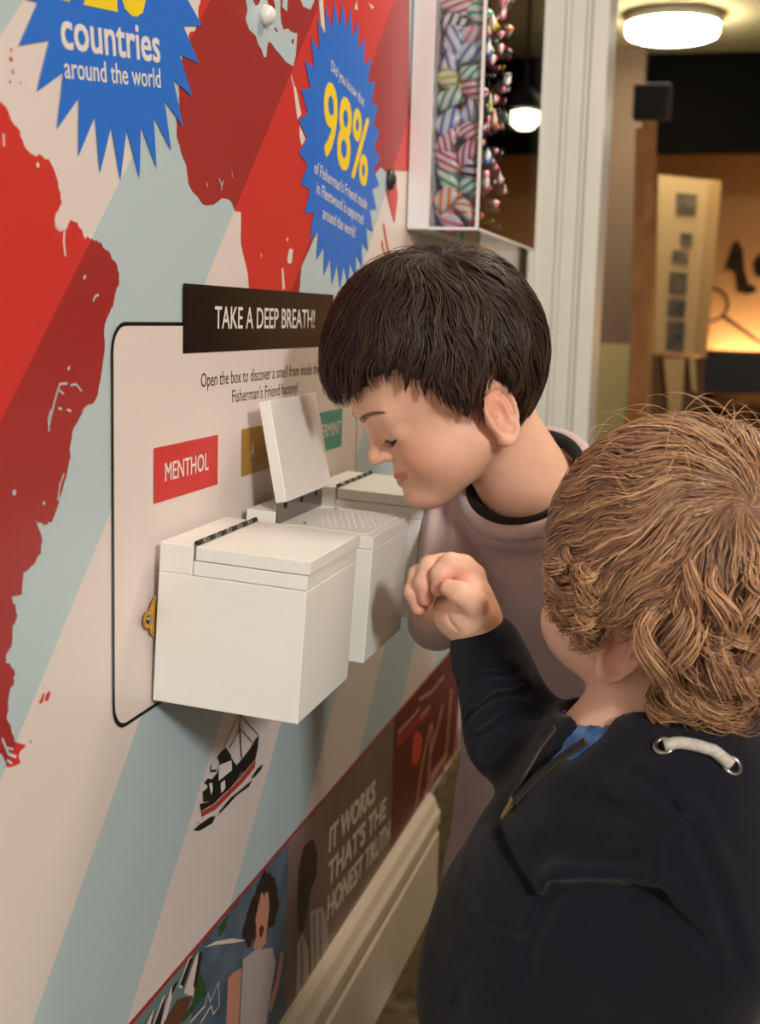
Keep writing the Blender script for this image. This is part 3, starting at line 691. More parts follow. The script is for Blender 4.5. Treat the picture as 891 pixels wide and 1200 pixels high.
def nets(F, lo, h):
    S = F < 0
    c = np.zeros(tuple(n-1 for n in F.shape), np.uint8)
    for i in (0, 1):
        for j in (0, 1):
            for k in (0, 1):
                c += S[i:S.shape[0]-1+i, j:S.shape[1]-1+j, k:S.shape[2]-1+k]
    act = (c > 0) & (c < 8)
    ai = np.argwhere(act); idx = np.full(act.shape, -1, np.int32); idx[act] = np.arange(len(ai))
    acc = np.zeros((len(ai), 3)); cnt = np.zeros(len(ai))
    cor = [(i, j, k) for i in (0, 1) for j in (0, 1) for k in (0, 1)]
    for a in cor:
        for ax in range(3):
            if a[ax]: continue
            b = list(a); b[ax] = 1
            fa = F[ai[:, 0]+a[0], ai[:, 1]+a[1], ai[:, 2]+a[2]]; fb = F[ai[:, 0]+b[0], ai[:, 1]+b[1], ai[:, 2]+b[2]]
            m = (fa < 0) != (fb < 0)
            t = fa[m]/(fa[m]-fb[m]); q = np.tile(np.array(a, float), (m.sum(), 1)); q[:, ax] += t
            acc[m] += q; cnt[m] += 1
    V = np.asarray(lo)+h*(ai+acc/cnt[:, None])
    Q = []
    for ax in range(3):
        s0 = [slice(None)]*3; s1 = [slice(None)]*3; s0[ax] = slice(0, -1); s1[ax] = slice(1, None)
        e = S[tuple(s0)] != S[tuple(s1)]
        E_ = np.argwhere(e); o1, o2 = (ax+1) % 3, (ax+2) % 3
        E_ = E_[(E_[:, o1] > 0) & (E_[:, o2] > 0) & (E_[:, o1] < F.shape[o1]-1) & (E_[:, o2] < F.shape[o2]-1)]
        ins = S[E_[:, 0], E_[:, 1], E_[:, 2]]
        def cell(d1, d2):
            k = E_.copy(); k[:, o1] += d1; k[:, o2] += d2; return idx[k[:, 0], k[:, 1], k[:, 2]]
        q = np.stack([cell(-1, -1), cell(0, -1), cell(0, 0), cell(-1, 0)], 1)
        q[~ins] = q[~ins][:, ::-1]
        Q.append(q)
    Q = np.concatenate(Q); return V, Q[(Q >= 0).all(1)]
def mesh_sdf(fn, lo, hi, h, B=6):
    lo = np.asarray(lo, float); n = np.ceil((np.asarray(hi)-lo)/(h*B)).astype(int)
    g = np.stack(np.meshgrid(*[np.arange(k) for k in n], indexing='ij'), -1).reshape(-1, 3)
    cen = (lo+h*(g*B+(B-1)/2)).astype(f4)
    dc = np.concatenate([fn(c) for c in np.array_split(cen, max(1, len(cen)//400000))])
    F = np.repeat(np.repeat(np.repeat(dc.reshape(n), B, 0), B, 1), B, 2).astype(f4)
    act = g[np.abs(dc) < B*h*1.75]
    off = np.stack(np.meshgrid(*[np.arange(B)]*3, indexing='ij'), -1).reshape(-1, 3)
    for ch in np.array_split(act, max(1, len(act)*B**3//1000000)):
        ii = (ch[:, None, :]*B+off[None]).reshape(-1, 3)
        F[ii[:, 0], ii[:, 1], ii[:, 2]] = fn((lo+h*ii).astype(f4))
    return nets(F, lo, h)
def np_mesh(name, V, Q, col=None):
    me = bpy.data.meshes.new(name); k = Q.shape[1]
    me.vertices.add(len(V)); me.vertices.foreach_set('co', np.asarray(V, f4).ravel())
    me.loops.add(Q.size); me.loops.foreach_set('vertex_index', Q.astype(np.int32).ravel())
    me.polygons.add(len(Q)); me.polygons.foreach_set('loop_start', np.arange(0, Q.size, k, dtype=np.int32)); me.polygons.foreach_set('loop_total', np.full(len(Q), k, np.int32))
    me.polygons.foreach_set('use_smooth', np.ones(len(Q), bool))
    if col is not None:
        a = me.color_attributes.new('Col', 'FLOAT_COLOR', 'POINT')
        a.data.foreach_set('color', np.concatenate([np.asarray(col, f4), np.ones((len(V), 1), f4)], 1).ravel())
    me.update(calc_edges=True)
    return me
def join_vq(parts):
    V = []; Q = []; n = 0
    for v, q in parts:
        V.append(v); Q.append(q+n); n += len(v)
    return np.concatenate(V), np.concatenate(Q)

# strands of hair as slim three-sided tapering tubes
def strand_mesh(name, S, rad, cols, cen, taper=0.25):
    """S (n,k,3) centre lines, rad (n,), cols (n,3); cen the head centre for the outward side"""
    n, k, _ = S.shape
    T = np.gradient(S, axis=1); T /= np.linalg.norm(T, axis=2, keepdims=True)+1e-9
    out = S-np.asarray(cen); out -= (out*T).sum(2, keepdims=True)*T; out /= np.linalg.norm(out, axis=2, keepdims=True)+1e-9
    side = np.cross(T, out)
    tt = np.linspace(0, 1, k); prof = np.minimum(1, 0.45+2*tt)*np.where(tt > 0.55, 1-(1-taper)*((tt-0.55)/0.45)**1.5, 1)
    r = rad[:, None, None]*prof[None, :, None]
    V = np.stack([S+side*r, S-side*r, S+out*r*0.9], 2).reshape(-1, 3)
    base = (np.arange(n)[:, None]*k+np.arange(k-1)[None])*3
    Q = []
    for a, b in ((1, 2), (2, 0)):
        Q.append(np.stack([base+a, base+3+a, base+3+b, base+b], -1).reshape(-1, 4))
    C = np.repeat(cols, k*3, axis=0)
    return np_mesh(name, V, np.concatenate(Q), C)
def frame_rot(f, up, roll=0.0):
    """3x3 whose columns are forward, left, up"""
    f = np.asarray(f, float); f /= np.linalg.norm(f); l = np.cross(up, f); l /= np.linalg.norm(l); u = np.cross(f, l)
    c, s = math.cos(roll), math.sin(roll)
    return np.stack([f, c*l+s*u, -s*l+c*u], 1)

def ear_sdf(q, s, dz=0.0):
    """ear of the side s (+1 left); q in head coordinates"""
    c = np.array([-0.010, 0.0700*s, -0.016+dz])
    w = np.array([-0.34, 0.92*s, 0.16]); w /= np.linalg.norm(w)
    v = np.array([-0.30, 0.10*s, 0.95]); v -= (v@w)*w; v /= np.linalg.norm(v)
    u = np.cross(w, v)*s
    R = np.stack([u, v, w], 1).astype(f4)
    e = ((q-c.astype(f4))@R)/f4(0.90)
    U, V_, W_ = e[:, 0], e[:, 1], e[:, 2]
    wid = 0.0158*(1+0.22*np.clip(V_/0.03, -1, 1))
    k = np.sqrt((U/wid)**2+(V_/0.0275)**2)
    ring = np.sqrt(((k-1)*0.019)**2+(W_-0.0055)**2)-0.0030
    plate = ell(e, (0, 0, 0.0), (0.0165, 0.0275, 0.0045))
    plate = smax(plate, -ell(e, (0.002, -0.002, 0.0070), (0.0095, 0.0150, 0.0080)), 0.003)
    d = smin(plate, ring, 0.003)
    anti = cap(e, (-0.006, 0.014, 0.004), (-0.008, -0.012, 0.004), 0.0026)
    d = smin(d, anti, 0.003)
    d = smin(d, sph(e, (0.005, -0.0245, 0.001), 0.0065), 0.005)
    return smin(d, sph(e, (0.0125, -0.004, 0.003), 0.0048), 0.004)*0.90
def squash(q, f=0.76):
    q = q.copy(); z = q[:, 2]; q[:, 2] = np.where(z < -0.022, -0.022+(z+0.022)/f, z); return q
def head_sdf(q, chub=0.0, smile=0.004, dz=-0.0105):
    q0 = q; q = squash(q)
    d = ell(q, (-0.005, 0, 0.033), (0.082, 0.072, 0.078))
    d = smin(d, ell(q, (0.028, 0, 0.028), (0.054, 0.057, 0.055)), 0.03)
    d = smin(d, ell(q, (0.030, 0, -0.036), (0.046, 0.049, 0.060)), 0.025)
    for s in (1, -1):
        d = smin(d, sph(q, (0.0435, 0.029*s, -0.040-chub*0.004), 0.0275+chub*0.006), 0.026)
        d = smin(d, cap(q, (0.004, 0.044*s, -0.052), (0.060, 0.012*s, -0.086), 0.020, 0.017), 0.03)
    d = smin(d, sph(q, (0.0685, 0, -0.086), 0.0155), 0.016)
    d = smin(d, ell(q, (0.064, 0, -0.055), (0.0175, 0.023, 0.019)), 0.014)
    for s in (1, -1):
        d = smax(d, -sph(q, (0.0955, 0.029*s, 0.004), 0.0135), 0.014)
        d = smin(d, ell(q, (0.0645, 0.030*s, 0.0), (0.0125, 0.0155, 0.0120)), 0.008)
        d = smin(d, cap(q, (0.0775, 0.014*s, 0.0185), (0.068, 0.042*s, 0.017), 0.0040), 0.018)
        d = smin(d, sph(q, (0.0810, 0.0092*s, -0.0240), 0.0062), 0.005)
    d = smin(d, cap(q, (0.0770, 0, 0.010), (0.0865, 0, -0.016), 0.0055, 0.0072), 0.010)
    d = smin(d, sph(q, (0.0915, 0, -0.0205), 0.0080), 0.006)
    zc = -0.0555+smile
    for s in (1, -1):
        d = smin(d, cap(q, (0.0832, 0.0, -0.0520), (0.0775, 0.0200*s, zc+0.004), 0.0034, 0.0020), 0.003)
        d = smin(d, cap(q, (0.0818, 0.0, -0.0612), (0.0770, 0.0185*s, zc+0.001), 0.0042, 0.0024), 0.004)
        d = smax(d, -cap(q, (0.0878, 0.0, -0.0563), (0.0790, 0.0235*s, zc+0.0030), 0.0016), 0.0025)
        d = smin(d, ear_sdf(q0, s, dz), 0.004)
    return d
def lip_mask(q, smile=0.004):
    q = squash(q)
    zc = -0.0555+smile; m = None
    for s in (1, -1):
        for a, b, r in (((0.0845, 0.0, -0.0520), (0.0785, 0.0205*s, zc+0.004), 0.0044), ((0.0830, 0.0, -0.0612), (0.0780, 0.0195*s, zc+0.001), 0.0050)):
            e = cap(q, a, b, r, r*0.75); m = e if m is None else np.minimum(m, e)
    return np.clip(0.5-m/0.0028, 0, 1)
def project(q, off, fn=None, it=6):
    """move head points onto the skin, a little proud of it"""
    fn = fn or head_sdf; q = np.array(q, f4)
    for _ in range(it):
        d = fn(q); g = np.stack([fn(q+np.eye(3, dtype=f4)[i]*0.0008)-fn(q-np.eye(3, dtype=f4)[i]*0.0008) for i in range(3)], 1)
        g /= np.linalg.norm(g, axis=1, keepdims=True)+1e-9; q = q-(d-off)[:, None]*g
    return q
def gauss(q, c, r): return np.exp(-(((q-np.asarray(c, f4))/np.asarray(r, f4))**2).sum(1))
def skin_colour(q, base, lips, flush, smile=0.004):
    base, lips, flush = [np.array(lin(*c)[:3]) for c in (base, lips, flush)]
    m = 0.55*np.maximum.reduce([gauss(q, (0.062, 0.036, -0.030), (0.03, 0.018, 0.016)), gauss(q, (0.062, -0.036, -0.030), (0.03, 0.018, 0.016)), 0.6*gauss(q, (0.097, 0, -0.018), (0.012, 0.010, 0.010)), 0.9*gauss(q, (-0.012, 0.075, -0.012), (0.022, 0.016, 0.034)), 0.9*gauss(q, (-0.012, -0.075, -0.012), (0.022, 0.016, 0.034))])
    c = base[None]*(1-m[:, None])+flush[None]*m[:, None]
    l = (lip_mask(q, smile)*0.62)[:, None]
    return c*(1-l)+lips[None]*l
def skin_mat(name):
    m = mat(name, (225, 180, 155), 0.48, spec=0.4, attr='Col', var=0.05, scale=90, bump=0.05, bscale=500, sss=0.12)
    return m

def hit(fn, x, y, d0=0.55):
    """the point of an implicit surface seen at a place in the frame"""
    r = ray(x, y); n_ = np.linalg.norm(r); t = d0
    for _ in range(60):
        q = (CAM+r*t).astype(f4)[None]; e = float(fn(q)[0]); t += e*0.8/n_
        if abs(e) < 2e-4: break
    return CAM+r*t
# ------------------------------------------------------------------ the dark-haired child bending over the open box
UP = np.array([0, 0, 1.0])
def cam_frame(x, y):
    v = ray(x, y); v = v/np.linalg.norm(v); h = np.array([v[0], v[1], 0]); h /= np.linalg.norm(h)
    return h, np.array([-h[1], h[0], 0])          # away, image-left (horizontal)
def rotz(v, deg):
    a = math.radians(deg); return np.array([v[0]*math.cos(a)-v[1]*math.sin(a), v[0]*math.sin(a)+v[1]*math.cos(a), v[2]])
HC = P(530, 451, 1.125)                            # head centre
away, left = cam_frame(521, 444)
hf = rotz(left, 14)                               # left in the picture, a little towards the viewer
if hf@away > 0: hf = rotz(left, -14)
PT = math.radians(32)
HR = frame_rot(math.cos(PT)*hf-math.sin(PT)*UP, UP, math.radians(-3))
HS = 1.0
hl = lambda p: ((p-HC.astype(f4))@HR.astype(f4))/HS
hw = lambda q: HC+HS*(np.asarray(q)@HR.T)
NC = P(617, 554, 1.17)                            # centre of the collar
tf = rotz(left, 60)
if tf@away > 0: tf = rotz(left, -60)
tn = UP*0.80+tf*0.60; tn /= np.linalg.norm(tn)
tl = np.cross(tn, tf); tl /= np.linalg.norm(tl); tfr = np.cross(tl, tn)
TR = np.stack([tfr, tl, tn], 1)
tt_ = lambda p: (p-NC.astype(f4))@TR.astype(f4)
tw = lambda q: NC+np.asarray(q)@TR.T
PELV = tw((-0.01, 0, -0.34))
SHR, SHL = tw((0.004, -0.088, -0.062)), tw((0.0, 0.105, -0.055))
ELR, WRR = P(512, 728, 1.165), P(548, 705, 1.31)
ELL_, WRL = tw((0.0, 0.155, -0.21)), tw((0.03, 0.15, -0.34))
foot_r, foot_l = np.array([PELV[0]-0.110, PELV[1]+0.06, 0.0]), np.array([PELV[0]+0.09, PELV[1]+0.02, 0.0])
HIPR, HIPL = PELV+np.array([-0.080, 0.03, -0.02]), PELV+np.array([0.062, -0.01, -0.02])
KNR, KNL = foot_r*0.5+HIPR*0.5+np.array([-0.015, -0.02, 0.02]), foot_l*0.5+HIPL*0.5+np.array([-0.01, -0.03, 0.02])
def boy_hand(p, w, dirn, out, palm):
    """simple relaxed hand: palm, four fingers and a thumb"""
    dirn = dirn/np.linalg.norm(dirn); out = out-(out@dirn)*dirn; out /= np.linalg.norm(out); nrm = np.cross(dirn, out)*palm
    d = cap(p, w, w+dirn*0.02, 0.018, 0.019)
    for i in range(4):
        a = w+dirn*0.055+out*(0.0245-0.0163*i)
        d = smin(d, cap(p, w+dirn*0.012+out*(0.014-0.009*i), a, 0.012, 0.0088), 0.008)
    for i, L in enumerate((0.024, 0.027, 0.025, 0.019)):
        a = w+dirn*0.055+out*(0.0245-0.0163*i); b = a+dirn*L+nrm*0.006; c = b+dirn*L*0.6+nrm*0.014
        d = smin(d, chain(p, [a, b, c], [0.0080, 0.0072, 0.0060], 0.003), 0.002)
    a = w+dirn*0.014+out*0.020; b = a+dirn*0.022+out*0.018+nrm*0.006; c = b+dirn*0.022+out*0.003+nrm*0.006
    return smin(d, chain(p, [a, b, c], [0.011, 0.0088, 0.0070], 0.004), 0.006)
def boy_body(p):
    d = head_sdf(hl(p))*HS
    nk0, nk1 = hw((-0.014, 0, -0.030)), tw((0.0, 0, -0.035))
    d = smin(d, cap(p, nk0, nk1, 0.038, 0.046), 0.022)
    q = tt_(p)
    t = smin(cap(q, (-0.010, -0.070, -0.064), (-0.010, 0.085, -0.064), 0.028), ell(q, (-0.006, 0, -0.14), (0.058, 0.078, 0.11)), 0.03)
    t = smin(t, ell(q, (0.0, 0, -0.28), (0.075, 0.09, 0.11)), 0.04)
    d = smin(d, t, 0.03)
    d = smin(d, chain(p, [SHR, ELR, WRR], [0.022, 0.017, 0.016], 0.01), 0.02)
    d = smin(d, chain(p, [SHL, ELL_, WRL], [0.034, 0.027, 0.020], 0.01), 0.02)
    d = smin(d, chain(p, [HIPR, KNR, foot_r+UP*0.05], [0.062, 0.045, 0.030], 0.01), 0.03)
    d = smin(d, chain(p, [HIPL, KNL, foot_l+UP*0.05], [0.062, 0.045, 0.030], 0.01), 0.03)
    d = smin(d, boy_hand(p, WRR, WRR-ELR, UP*1.0, 1), 0.012)
    d = smin(d, boy_hand(p, WRL, WRL-ELL_, UP*1.0, -1), 0.012)
    return d
def bounds(pts, pad):
    a = np.array(pts); return a.min(0)-pad, a.max(0)+pad
boy = thing('person', 'child with short dark hair in a mauve sweatshirt bending over the boxes', 'person', (float(PELV[0]), float(PELV[1]), 0.0))
M['skin1'] = skin_mat('warm_skin')
def person_obj(name, me, m, root):
    o = obj(name, me, m, root); o.matrix_parent_inverse = Matrix.Translation(-Vector(root.location)); return o
lo, hi = bounds([HC, NC, PELV, ELR, WRR, ELL_, WRL, foot_r, foot_l], 0.14)
lo[2] = 0.02
V, Q = mesh_sdf(boy_body, lo, hi, 0.0024)
ql = hl(V.astype(f4))
person_obj('body', np_mesh('body', V, Q, skin_colour(ql, (238, 188, 162), (190, 92, 86), (226, 142, 118))), M['skin1'], boy)

# --- clothes
def folds(p, amp, s=1.0):
    x, y, z = p[:, 0]*s, p[:, 1]*s, p[:, 2]*s
    return amp*(np.sin(38*x+21*z+3*np.sin(17*z+9*y))*0.5+np.sin(-25*y+44*z+2.5*np.sin(23*x+4))*0.5+0.5*np.sin(70*x-52*y+35*z+2*np.sin(31*z)))
def sweat(p, gap=True):
    q = tt_(p)
    t = smin(cap(q, (-0.004, -0.074, -0.062), (-0.006, 0.092, -0.064), 0.042, 0.047), ell(q, (0.004, 0.006, -0.15), (0.086, 0.110, 0.12)), 0.045)
    t = smin(t, ell(q, (0.0, 0, -0.28), (0.094, 0.112, 0.115)), 0.05)
    t = smin(t, ell(q, (0.0, 0, -0.03), (0.066, 0.070, 0.026)), 0.02)
    t = smin(t, chain(p, [SHR, ELR, WRR-(WRR-ELR)*0.12], [0.036, 0.025, 0.024], 0.012), 0.006)
    t = smin(t, chain(p, [SHL, ELL_, WRL-(WRL-ELL_)*0.12], [0.047, 0.040, 0.030], 0.012), 0.02)
    t = t+folds(p, 0.0014)
    t = t+groove(q, [(0.03, -0.085, -0.06), (0.075, -0.06, -0.13), (0.09, -0.03, -0.20)], 0.008, 0.004)
    t = t+groove(q, [(0.04, 0.08, -0.07), (0.08, 0.05, -0.15)], 0.009, 0.003)
    if gap: t = smax(t+groove(p, SLV, 0.0065, 0.034), -ell(p, P(500, 706, 1.135), (0.017, 0.022, 0.024)), 0.006)
    hole = cap(q, (0.004, 0, -0.045), (0.004, 0, 0.08), 0.052, 0.062)
    t = smax(t, -hole, 0.006)
    return smax(t, -(q[:, 2]+0.395), 0.01)
SLV = [hit(lambda p: sweat(p, False), x, y) for x, y in ((519, 592), (516, 620), (514, 650), (515, 690), (517, 720))]
M['sweat'] = mat('mauve_sweatshirt', (200, 176, 178), 0.9, spec=0.2, var=0.05, scale=60, bump=0.25, bscale=900, sheen=0.3)
lo, hi = bounds([NC, PELV, ELR, WRR, ELL_, WRL], 0.15)
V, Q = mesh_sdf(sweat, lo, hi, 0.003)
person_obj('sweatshirt', np_mesh('sweatshirt', V, Q), M['sweat'], boy)
def ring_tube(name, c, R, pts, rad, m, root, n=10):
    bm = nb(); tube(bm, [tuple(c+np.array(p)@R.T) for p in pts], rad, n, False); o = obj(name, bm, m, None, True); o.parent = root; o.matrix_parent_inverse = Matrix.Translation(-Vector(root.location)); return o
def collar_pts(r0, r1, z, n=48): return [(0.004+r0*math.cos(a), r1*math.sin(a), z-0.010*math.cos(a)) for a in [PI+2*PI*k/n for k in range(n+1)]]
o = ring_tube('collar', NC, TR, collar_pts(0.0565, 0.0600, -0.0085), 0.0085, M['sweat'], boy); o['label'] = 'ribbed mauve collar'
o = ring_tube('undershirt_collar', NC, TR, collar_pts(0.0500, 0.0535, -0.0045), 0.0065, mat('black_cotton', (16, 14, 16), 0.9), boy); o['label'] = 'black undershirt edge inside the collar'
def trousers(p):
    d = smin(ell(p, PELV, (0.105, 0.105, 0.075)), chain(p, [HIPR, KNR, foot_r+UP*0.075], [0.075, 0.060, 0.048], 0.015), 0.03)
    d = smin(d, chain(p, [HIPL, KNL, foot_l+UP*0.075], [0.075, 0.060, 0.048], 0.015), 0.03)
    return d+folds(p, 0.0018)
lo, hi = bounds([PELV, foot_r+UP*0.05, foot_l+UP*0.05], 0.14); lo[2] = 0.02
V, Q = mesh_sdf(trousers, lo, hi, 0.004)
person_obj('trousers', np_mesh('trousers', V, Q), mat('mauve_tracksuit', (200, 178, 182), 0.9, var=0.06, scale=40, bump=0.2, bscale=700), boy)
def shoe(p, f, d):
    d = d/np.linalg.norm(d)
    s = smin(cap(p, f-d*0.03+UP*0.034, f+d*0.075+UP*0.028, 0.034, 0.028), cap(p, f-d*0.01+UP*0.03, f+UP*0.075, 0.034, 0.034), 0.02)
    return smax(s, -(p[:, 2]-0.002), 0.004)
M['shoe'] = mat('dark_shoe', (38, 36, 40), 0.6)
for f in (foot_r, foot_l):
    lo, hi = bounds([f-tf*0.03, f+tf*0.08, f+UP*0.08], 0.05); lo[2] = -0.012
    V, Q = mesh_sdf(lambda p: shoe(p, f, tf*np.array([1, 1, 0])), lo, hi, 0.004)
    person_obj('shoe', np_mesh('shoe', V, Q), M['shoe'], boy)

# --- lashes and brows
M['lash'] = mat('dark_lash', (30, 20, 17), 0.6)
for s in (1, -1):
    bm = nb(); pts = []
    for k in range(9):
        a = -1.05+2.1*k/8; y = 0.030+0.0135*math.sin(a)
        pts.append((0.0772-0.006*(1-math.cos(a)), y*s, -0.0045-0.0038*math.cos(a)))
    pts = [tuple(v) for v in hw(project(pts, 0.0002))]
    tube(bm, pts, [0.0004]+[0.0009]*7+[0.0004], 6)
    for k in range(9):                                   # drooping lashes
        b = np.array(pts[k]); a = -1.05+2.1*k/8; e = b+0.007*(HR@np.array([0.75, 0.30*s*math.sin(a), -0.5])); tube(bm, [b, e], [0.0006, 0.0002], 4)
    o = person_obj('eyelash', None or (lambda: (lambda me: (bm.to_mesh(me), bm.free(), me)[2])(bpy.data.meshes.new('eyelash')))(), M['lash'], boy)
def brow(root, hwf, R, m, n=90, seed=1, s=1):
    rg = np.random.RandomState(seed); S = []
    for k in range(n):
        t = rg.rand(); y = (0.011+0.034*t); x = 0.0815-0.010*t**2.0-0.002*t; z = 0.0185+0.0045*math.sin(t*2.4)+rg.uniform(-1, 1)*0.0022*(1-0.6*t)
        a = np.array([x+0.0012, y*s, z]); d = np.array([-0.0016, 0.0055*s, 0.0012-0.0016*t])
        S.append([a+d*j/3 for j in range(4)])
    S = hwf(project(np.array(S).reshape(-1, 3), 0.0006)).reshape(n, 4, 3); return person_obj('eyebrow', strand_mesh('eyebrow', S, np.full(n, 0.00026), np.tile(np.array(lin(122, 86, 66)[:3]), (n, 1)), hwf((0, 0, 0))), m, root)

# --- hair: combed from a crown over an ellipsoid, cut along a hairline
def hair_mat(name, rough=0.5):
    m = mat(name, (60, 40, 30), rough, spec=0.35, attr='Col')
    return m
M['hair1'] = hair_mat('dark_brown_hair')
HE_C, HE_R = np.array([-0.002, 0, 0.030]), np.array([0.0850, 0.0755, 0.0825])
def on_head(dirs, off): 
    rho = 1/np.sqrt(((dirs/HE_R)**2).sum(-1, keepdims=True)); return HE_C+dirs*(rho+off)
# hairline: height (head z) against azimuth from the front, degrees
HLA = np.array([0, 18, 34, 48, 60, 72, 82, 92, 102, 115, 130, 150, 180.0])
HLZ = np.array([0.044, 0.042, 0.048, 0.050, 0.032, 0.006, -0.020, 0.012, 0.014, -0.026, -0.072, -0.080, -0.078])
def hairline(d, A=HLA, Z=HLZ):
    az = np.degrees(np.abs(np.arctan2(d[..., 1], d[..., 0]))); return np.interp(az, A, Z)
def grow(n, crown, seed, step, steps, hl_f, lift, swirl, noise, jit, clump=0.0):
    rg = np.random.RandomState(seed); S = []; 
    D = rg.normal(size=(n*6, 3)); D /= np.linalg.norm(D, axis=1, keepdims=True)
    pz = on_head(D, 0.0)
    D = D[pz[:, 2] > hl_f(D)+0.006][:n]; n = len(D)
    cr = np.array(crown, float); cr /= np.linalg.norm(cr)
    end = hl_f(D)*0
    jt = rg.uniform(-jit, jit*0.6, n); path = [D]; alive = np.ones(n, bool)
    for k in range(steps-1):
        d = path[-1]; t = d-cr; t -= (t*d).sum(1, keepdims=True)*d; t /= np.linalg.norm(t, axis=1, keepdims=True)+1e-6
        sw = np.cross(d, t); ang = np.arccos(np.clip((d*cr).sum(1), -1, 1))
        wob = swirl*np.exp(-ang/0.5)+noise*np.sin(d[:, 0]*9+d[:, 1]*7+2.0)*np.cos(d[:, 2]*8+d[:, 1]*5)+rg.normal(size=n)*0.03+clump*np.sin(d[:, 0]*31+d[:, 1]*27+1.0)*np.cos(d[:, 2]*29-d[:, 1]*23)
        v = t+sw*wob[:, None]; v /= np.linalg.norm(v, axis=1, keepdims=True)
        nd = d+v*step; nd /= np.linalg.norm(nd, axis=1, keepdims=True)
        z = on_head(nd, 0.0)[:, 2]; ok = alive & (z > hl_f(nd)+jt)
        path.append(np.where(ok[:, None], nd, d)); alive = ok
    Dp = np.stack(path, 1); L = (np.abs(np.diff(Dp, axis=1)).sum(2) > 1e-9).sum(1)
    # resample each strand over the part that moved
    u = np.linspace(0, 1, steps)[None]*L[:, None]; i0 = np.clip(u.astype(int), 0, steps-2); fr = (u-i0)[..., None]
    r = np.arange(n)[:, None]; Dr = Dp[r, i0]*(1-fr)+Dp[r, i0+1]*fr; Dr /= np.linalg.norm(Dr, axis=2, keepdims=True)
    keep = L >= 3
    Dr = Dr[keep]; u = np.linspace(0, 1, steps)[None]; off = lift(Dr, u, rg.rand(len(Dr), 1))
    return on_head(Dr, off[..., None]), rg
def cap_mesh(name, hl_f, off, inner, hwf, n=48, drop=0.0):
    V = []; idx = {}; Q = []
    for i in range(n+1):
        th = PI*i/n
        for j in range(2*n):
            ph = 2*PI*j/(2*n); d = np.array([math.sin(th)*math.cos(ph), math.sin(th)*math.sin(ph), math.cos(th)]); idx[i, j] = len(V); V.append(d)
    D = np.array(V); Pz = on_head(D, off); ok = Pz[:, 2] > hl_f(D)-drop
    for i in range(n):
        for j in range(2*n):
            q = (idx[i, j], idx[i+1, j], idx[i+1, (j+1) % (2*n)], idx[i, (j+1) % (2*n)])
            if all(ok[k] for k in q): Q.append(q)
    me = np_mesh(name, hwf(Pz), np.array(Q)); return me
def lift1(D, u, r):
    front = np.clip(D[..., 0], 0, 1)**2; top = np.clip(D[..., 2], 0, 1)
    return 0.003+(0.0055+0.0075*r+0.006*front+0.004*top)*np.sin(np.clip(u*1.25+0.1, 0, 1)*PI*0.62)*np.where(u > 0.85, 1-(u-0.85)*1.2, 1)
S, rg = grow(15000, (-0.42, 0.20, 0.88), 3, 0.105, 11, hairline, lift1, 0.9, 0.5, 0.010, 0.35)
cb = np.array([lin(*c)[:3] for c in ((52, 35, 27), (62, 43, 33), (82, 57, 43), (42, 28, 22))])
cols = cb[rg.choice(4, len(S), p=[.36, .34, .12, .18])]*rg.uniform(0.8, 1.2, (len(S), 1))
hcap = person_obj('hair_cap', cap_mesh('hair_cap', hairline, 0.0035, 0, hw), mat('dark_hair_base', (52, 35, 27), 0.6), boy)
person_obj('hair', strand_mesh('hair', hw(S), rg.uniform(0.0003, 0.00055, len(S)), cols, HC), M['hair1'], boy)
for s in (1, -1): brow(boy, hw, HR, M['hair1'], 85, 5+s, s)
# ------------------------------------------------------------------ the curly-haired toddler in the navy hoodie
TD = 0.925
KC = P(785, 688, TD)
away2, left2 = cam_frame(785, 688)
def turn(v, deg, aw, away_from):
    a = rotz(v, deg); b = rotz(v, -deg)
    return a if ((a@aw > 0) == away_from) else b
kf = turn(left2, 32, away2, True)
kup = UP-math.tan(math.radians(18))*away2; kup /= np.linalg.norm(kup)
kf = kf-(kf@kup)*kup; kf /= np.linalg.norm(kf); kf = kf*math.cos(math.radians(5))+kup*math.sin(math.radians(5))
KR = frame_rot(kf, kup)
KS = 1.03
kl = lambda p: ((p-KC.astype(f4))@KR.astype(f4))/KS
kw = lambda q: KC+KS*(np.asarray(q)@KR.T)
kid_head = lambda q: head_sdf(q, chub=1.3, smile=0.0, dz=0.004)
NK = P(742, 862, 0.945)                                  # collar centre
kt = turn(left2, 22, away2, False)
HIP = P(668, 1250, 0.965)
ku = NK-HIP; ku /= np.linalg.norm(ku)
kfr = kt-(kt@ku)*ku; kfr /= np.linalg.norm(kfr); klf = np.cross(ku, kfr)
KT = np.stack([kfr, klf, ku], 1)
kt_ = lambda p: (p-NK.astype(f4))@KT.astype(f4)
ktw = lambda q: NK+np.asarray(q)@KT.T
CHK, BEL = P(728, 965, 0.945), P(662, 1125, 0.95)
KSL, KSR = P(806, 945, 0.875), P(676, 905, 0.985)
KEL, KWL = P(832, 1115, 0.86), P(770, 1300, 0.86)
KER, KWR = P(606, 862, 1.015), P(566, 752, 1.005)
kfoot_l, kfoot_r = np.array([HIP[0]+0.03, HIP[1]-0.055, 0.0]), np.array([HIP[0]-0.03, HIP[1]+0.06, 0.0])
KHL, KHR = HIP+np.array([0.02, -0.048, -0.02]), HIP+np.array([-0.02, 0.048, -0.02])
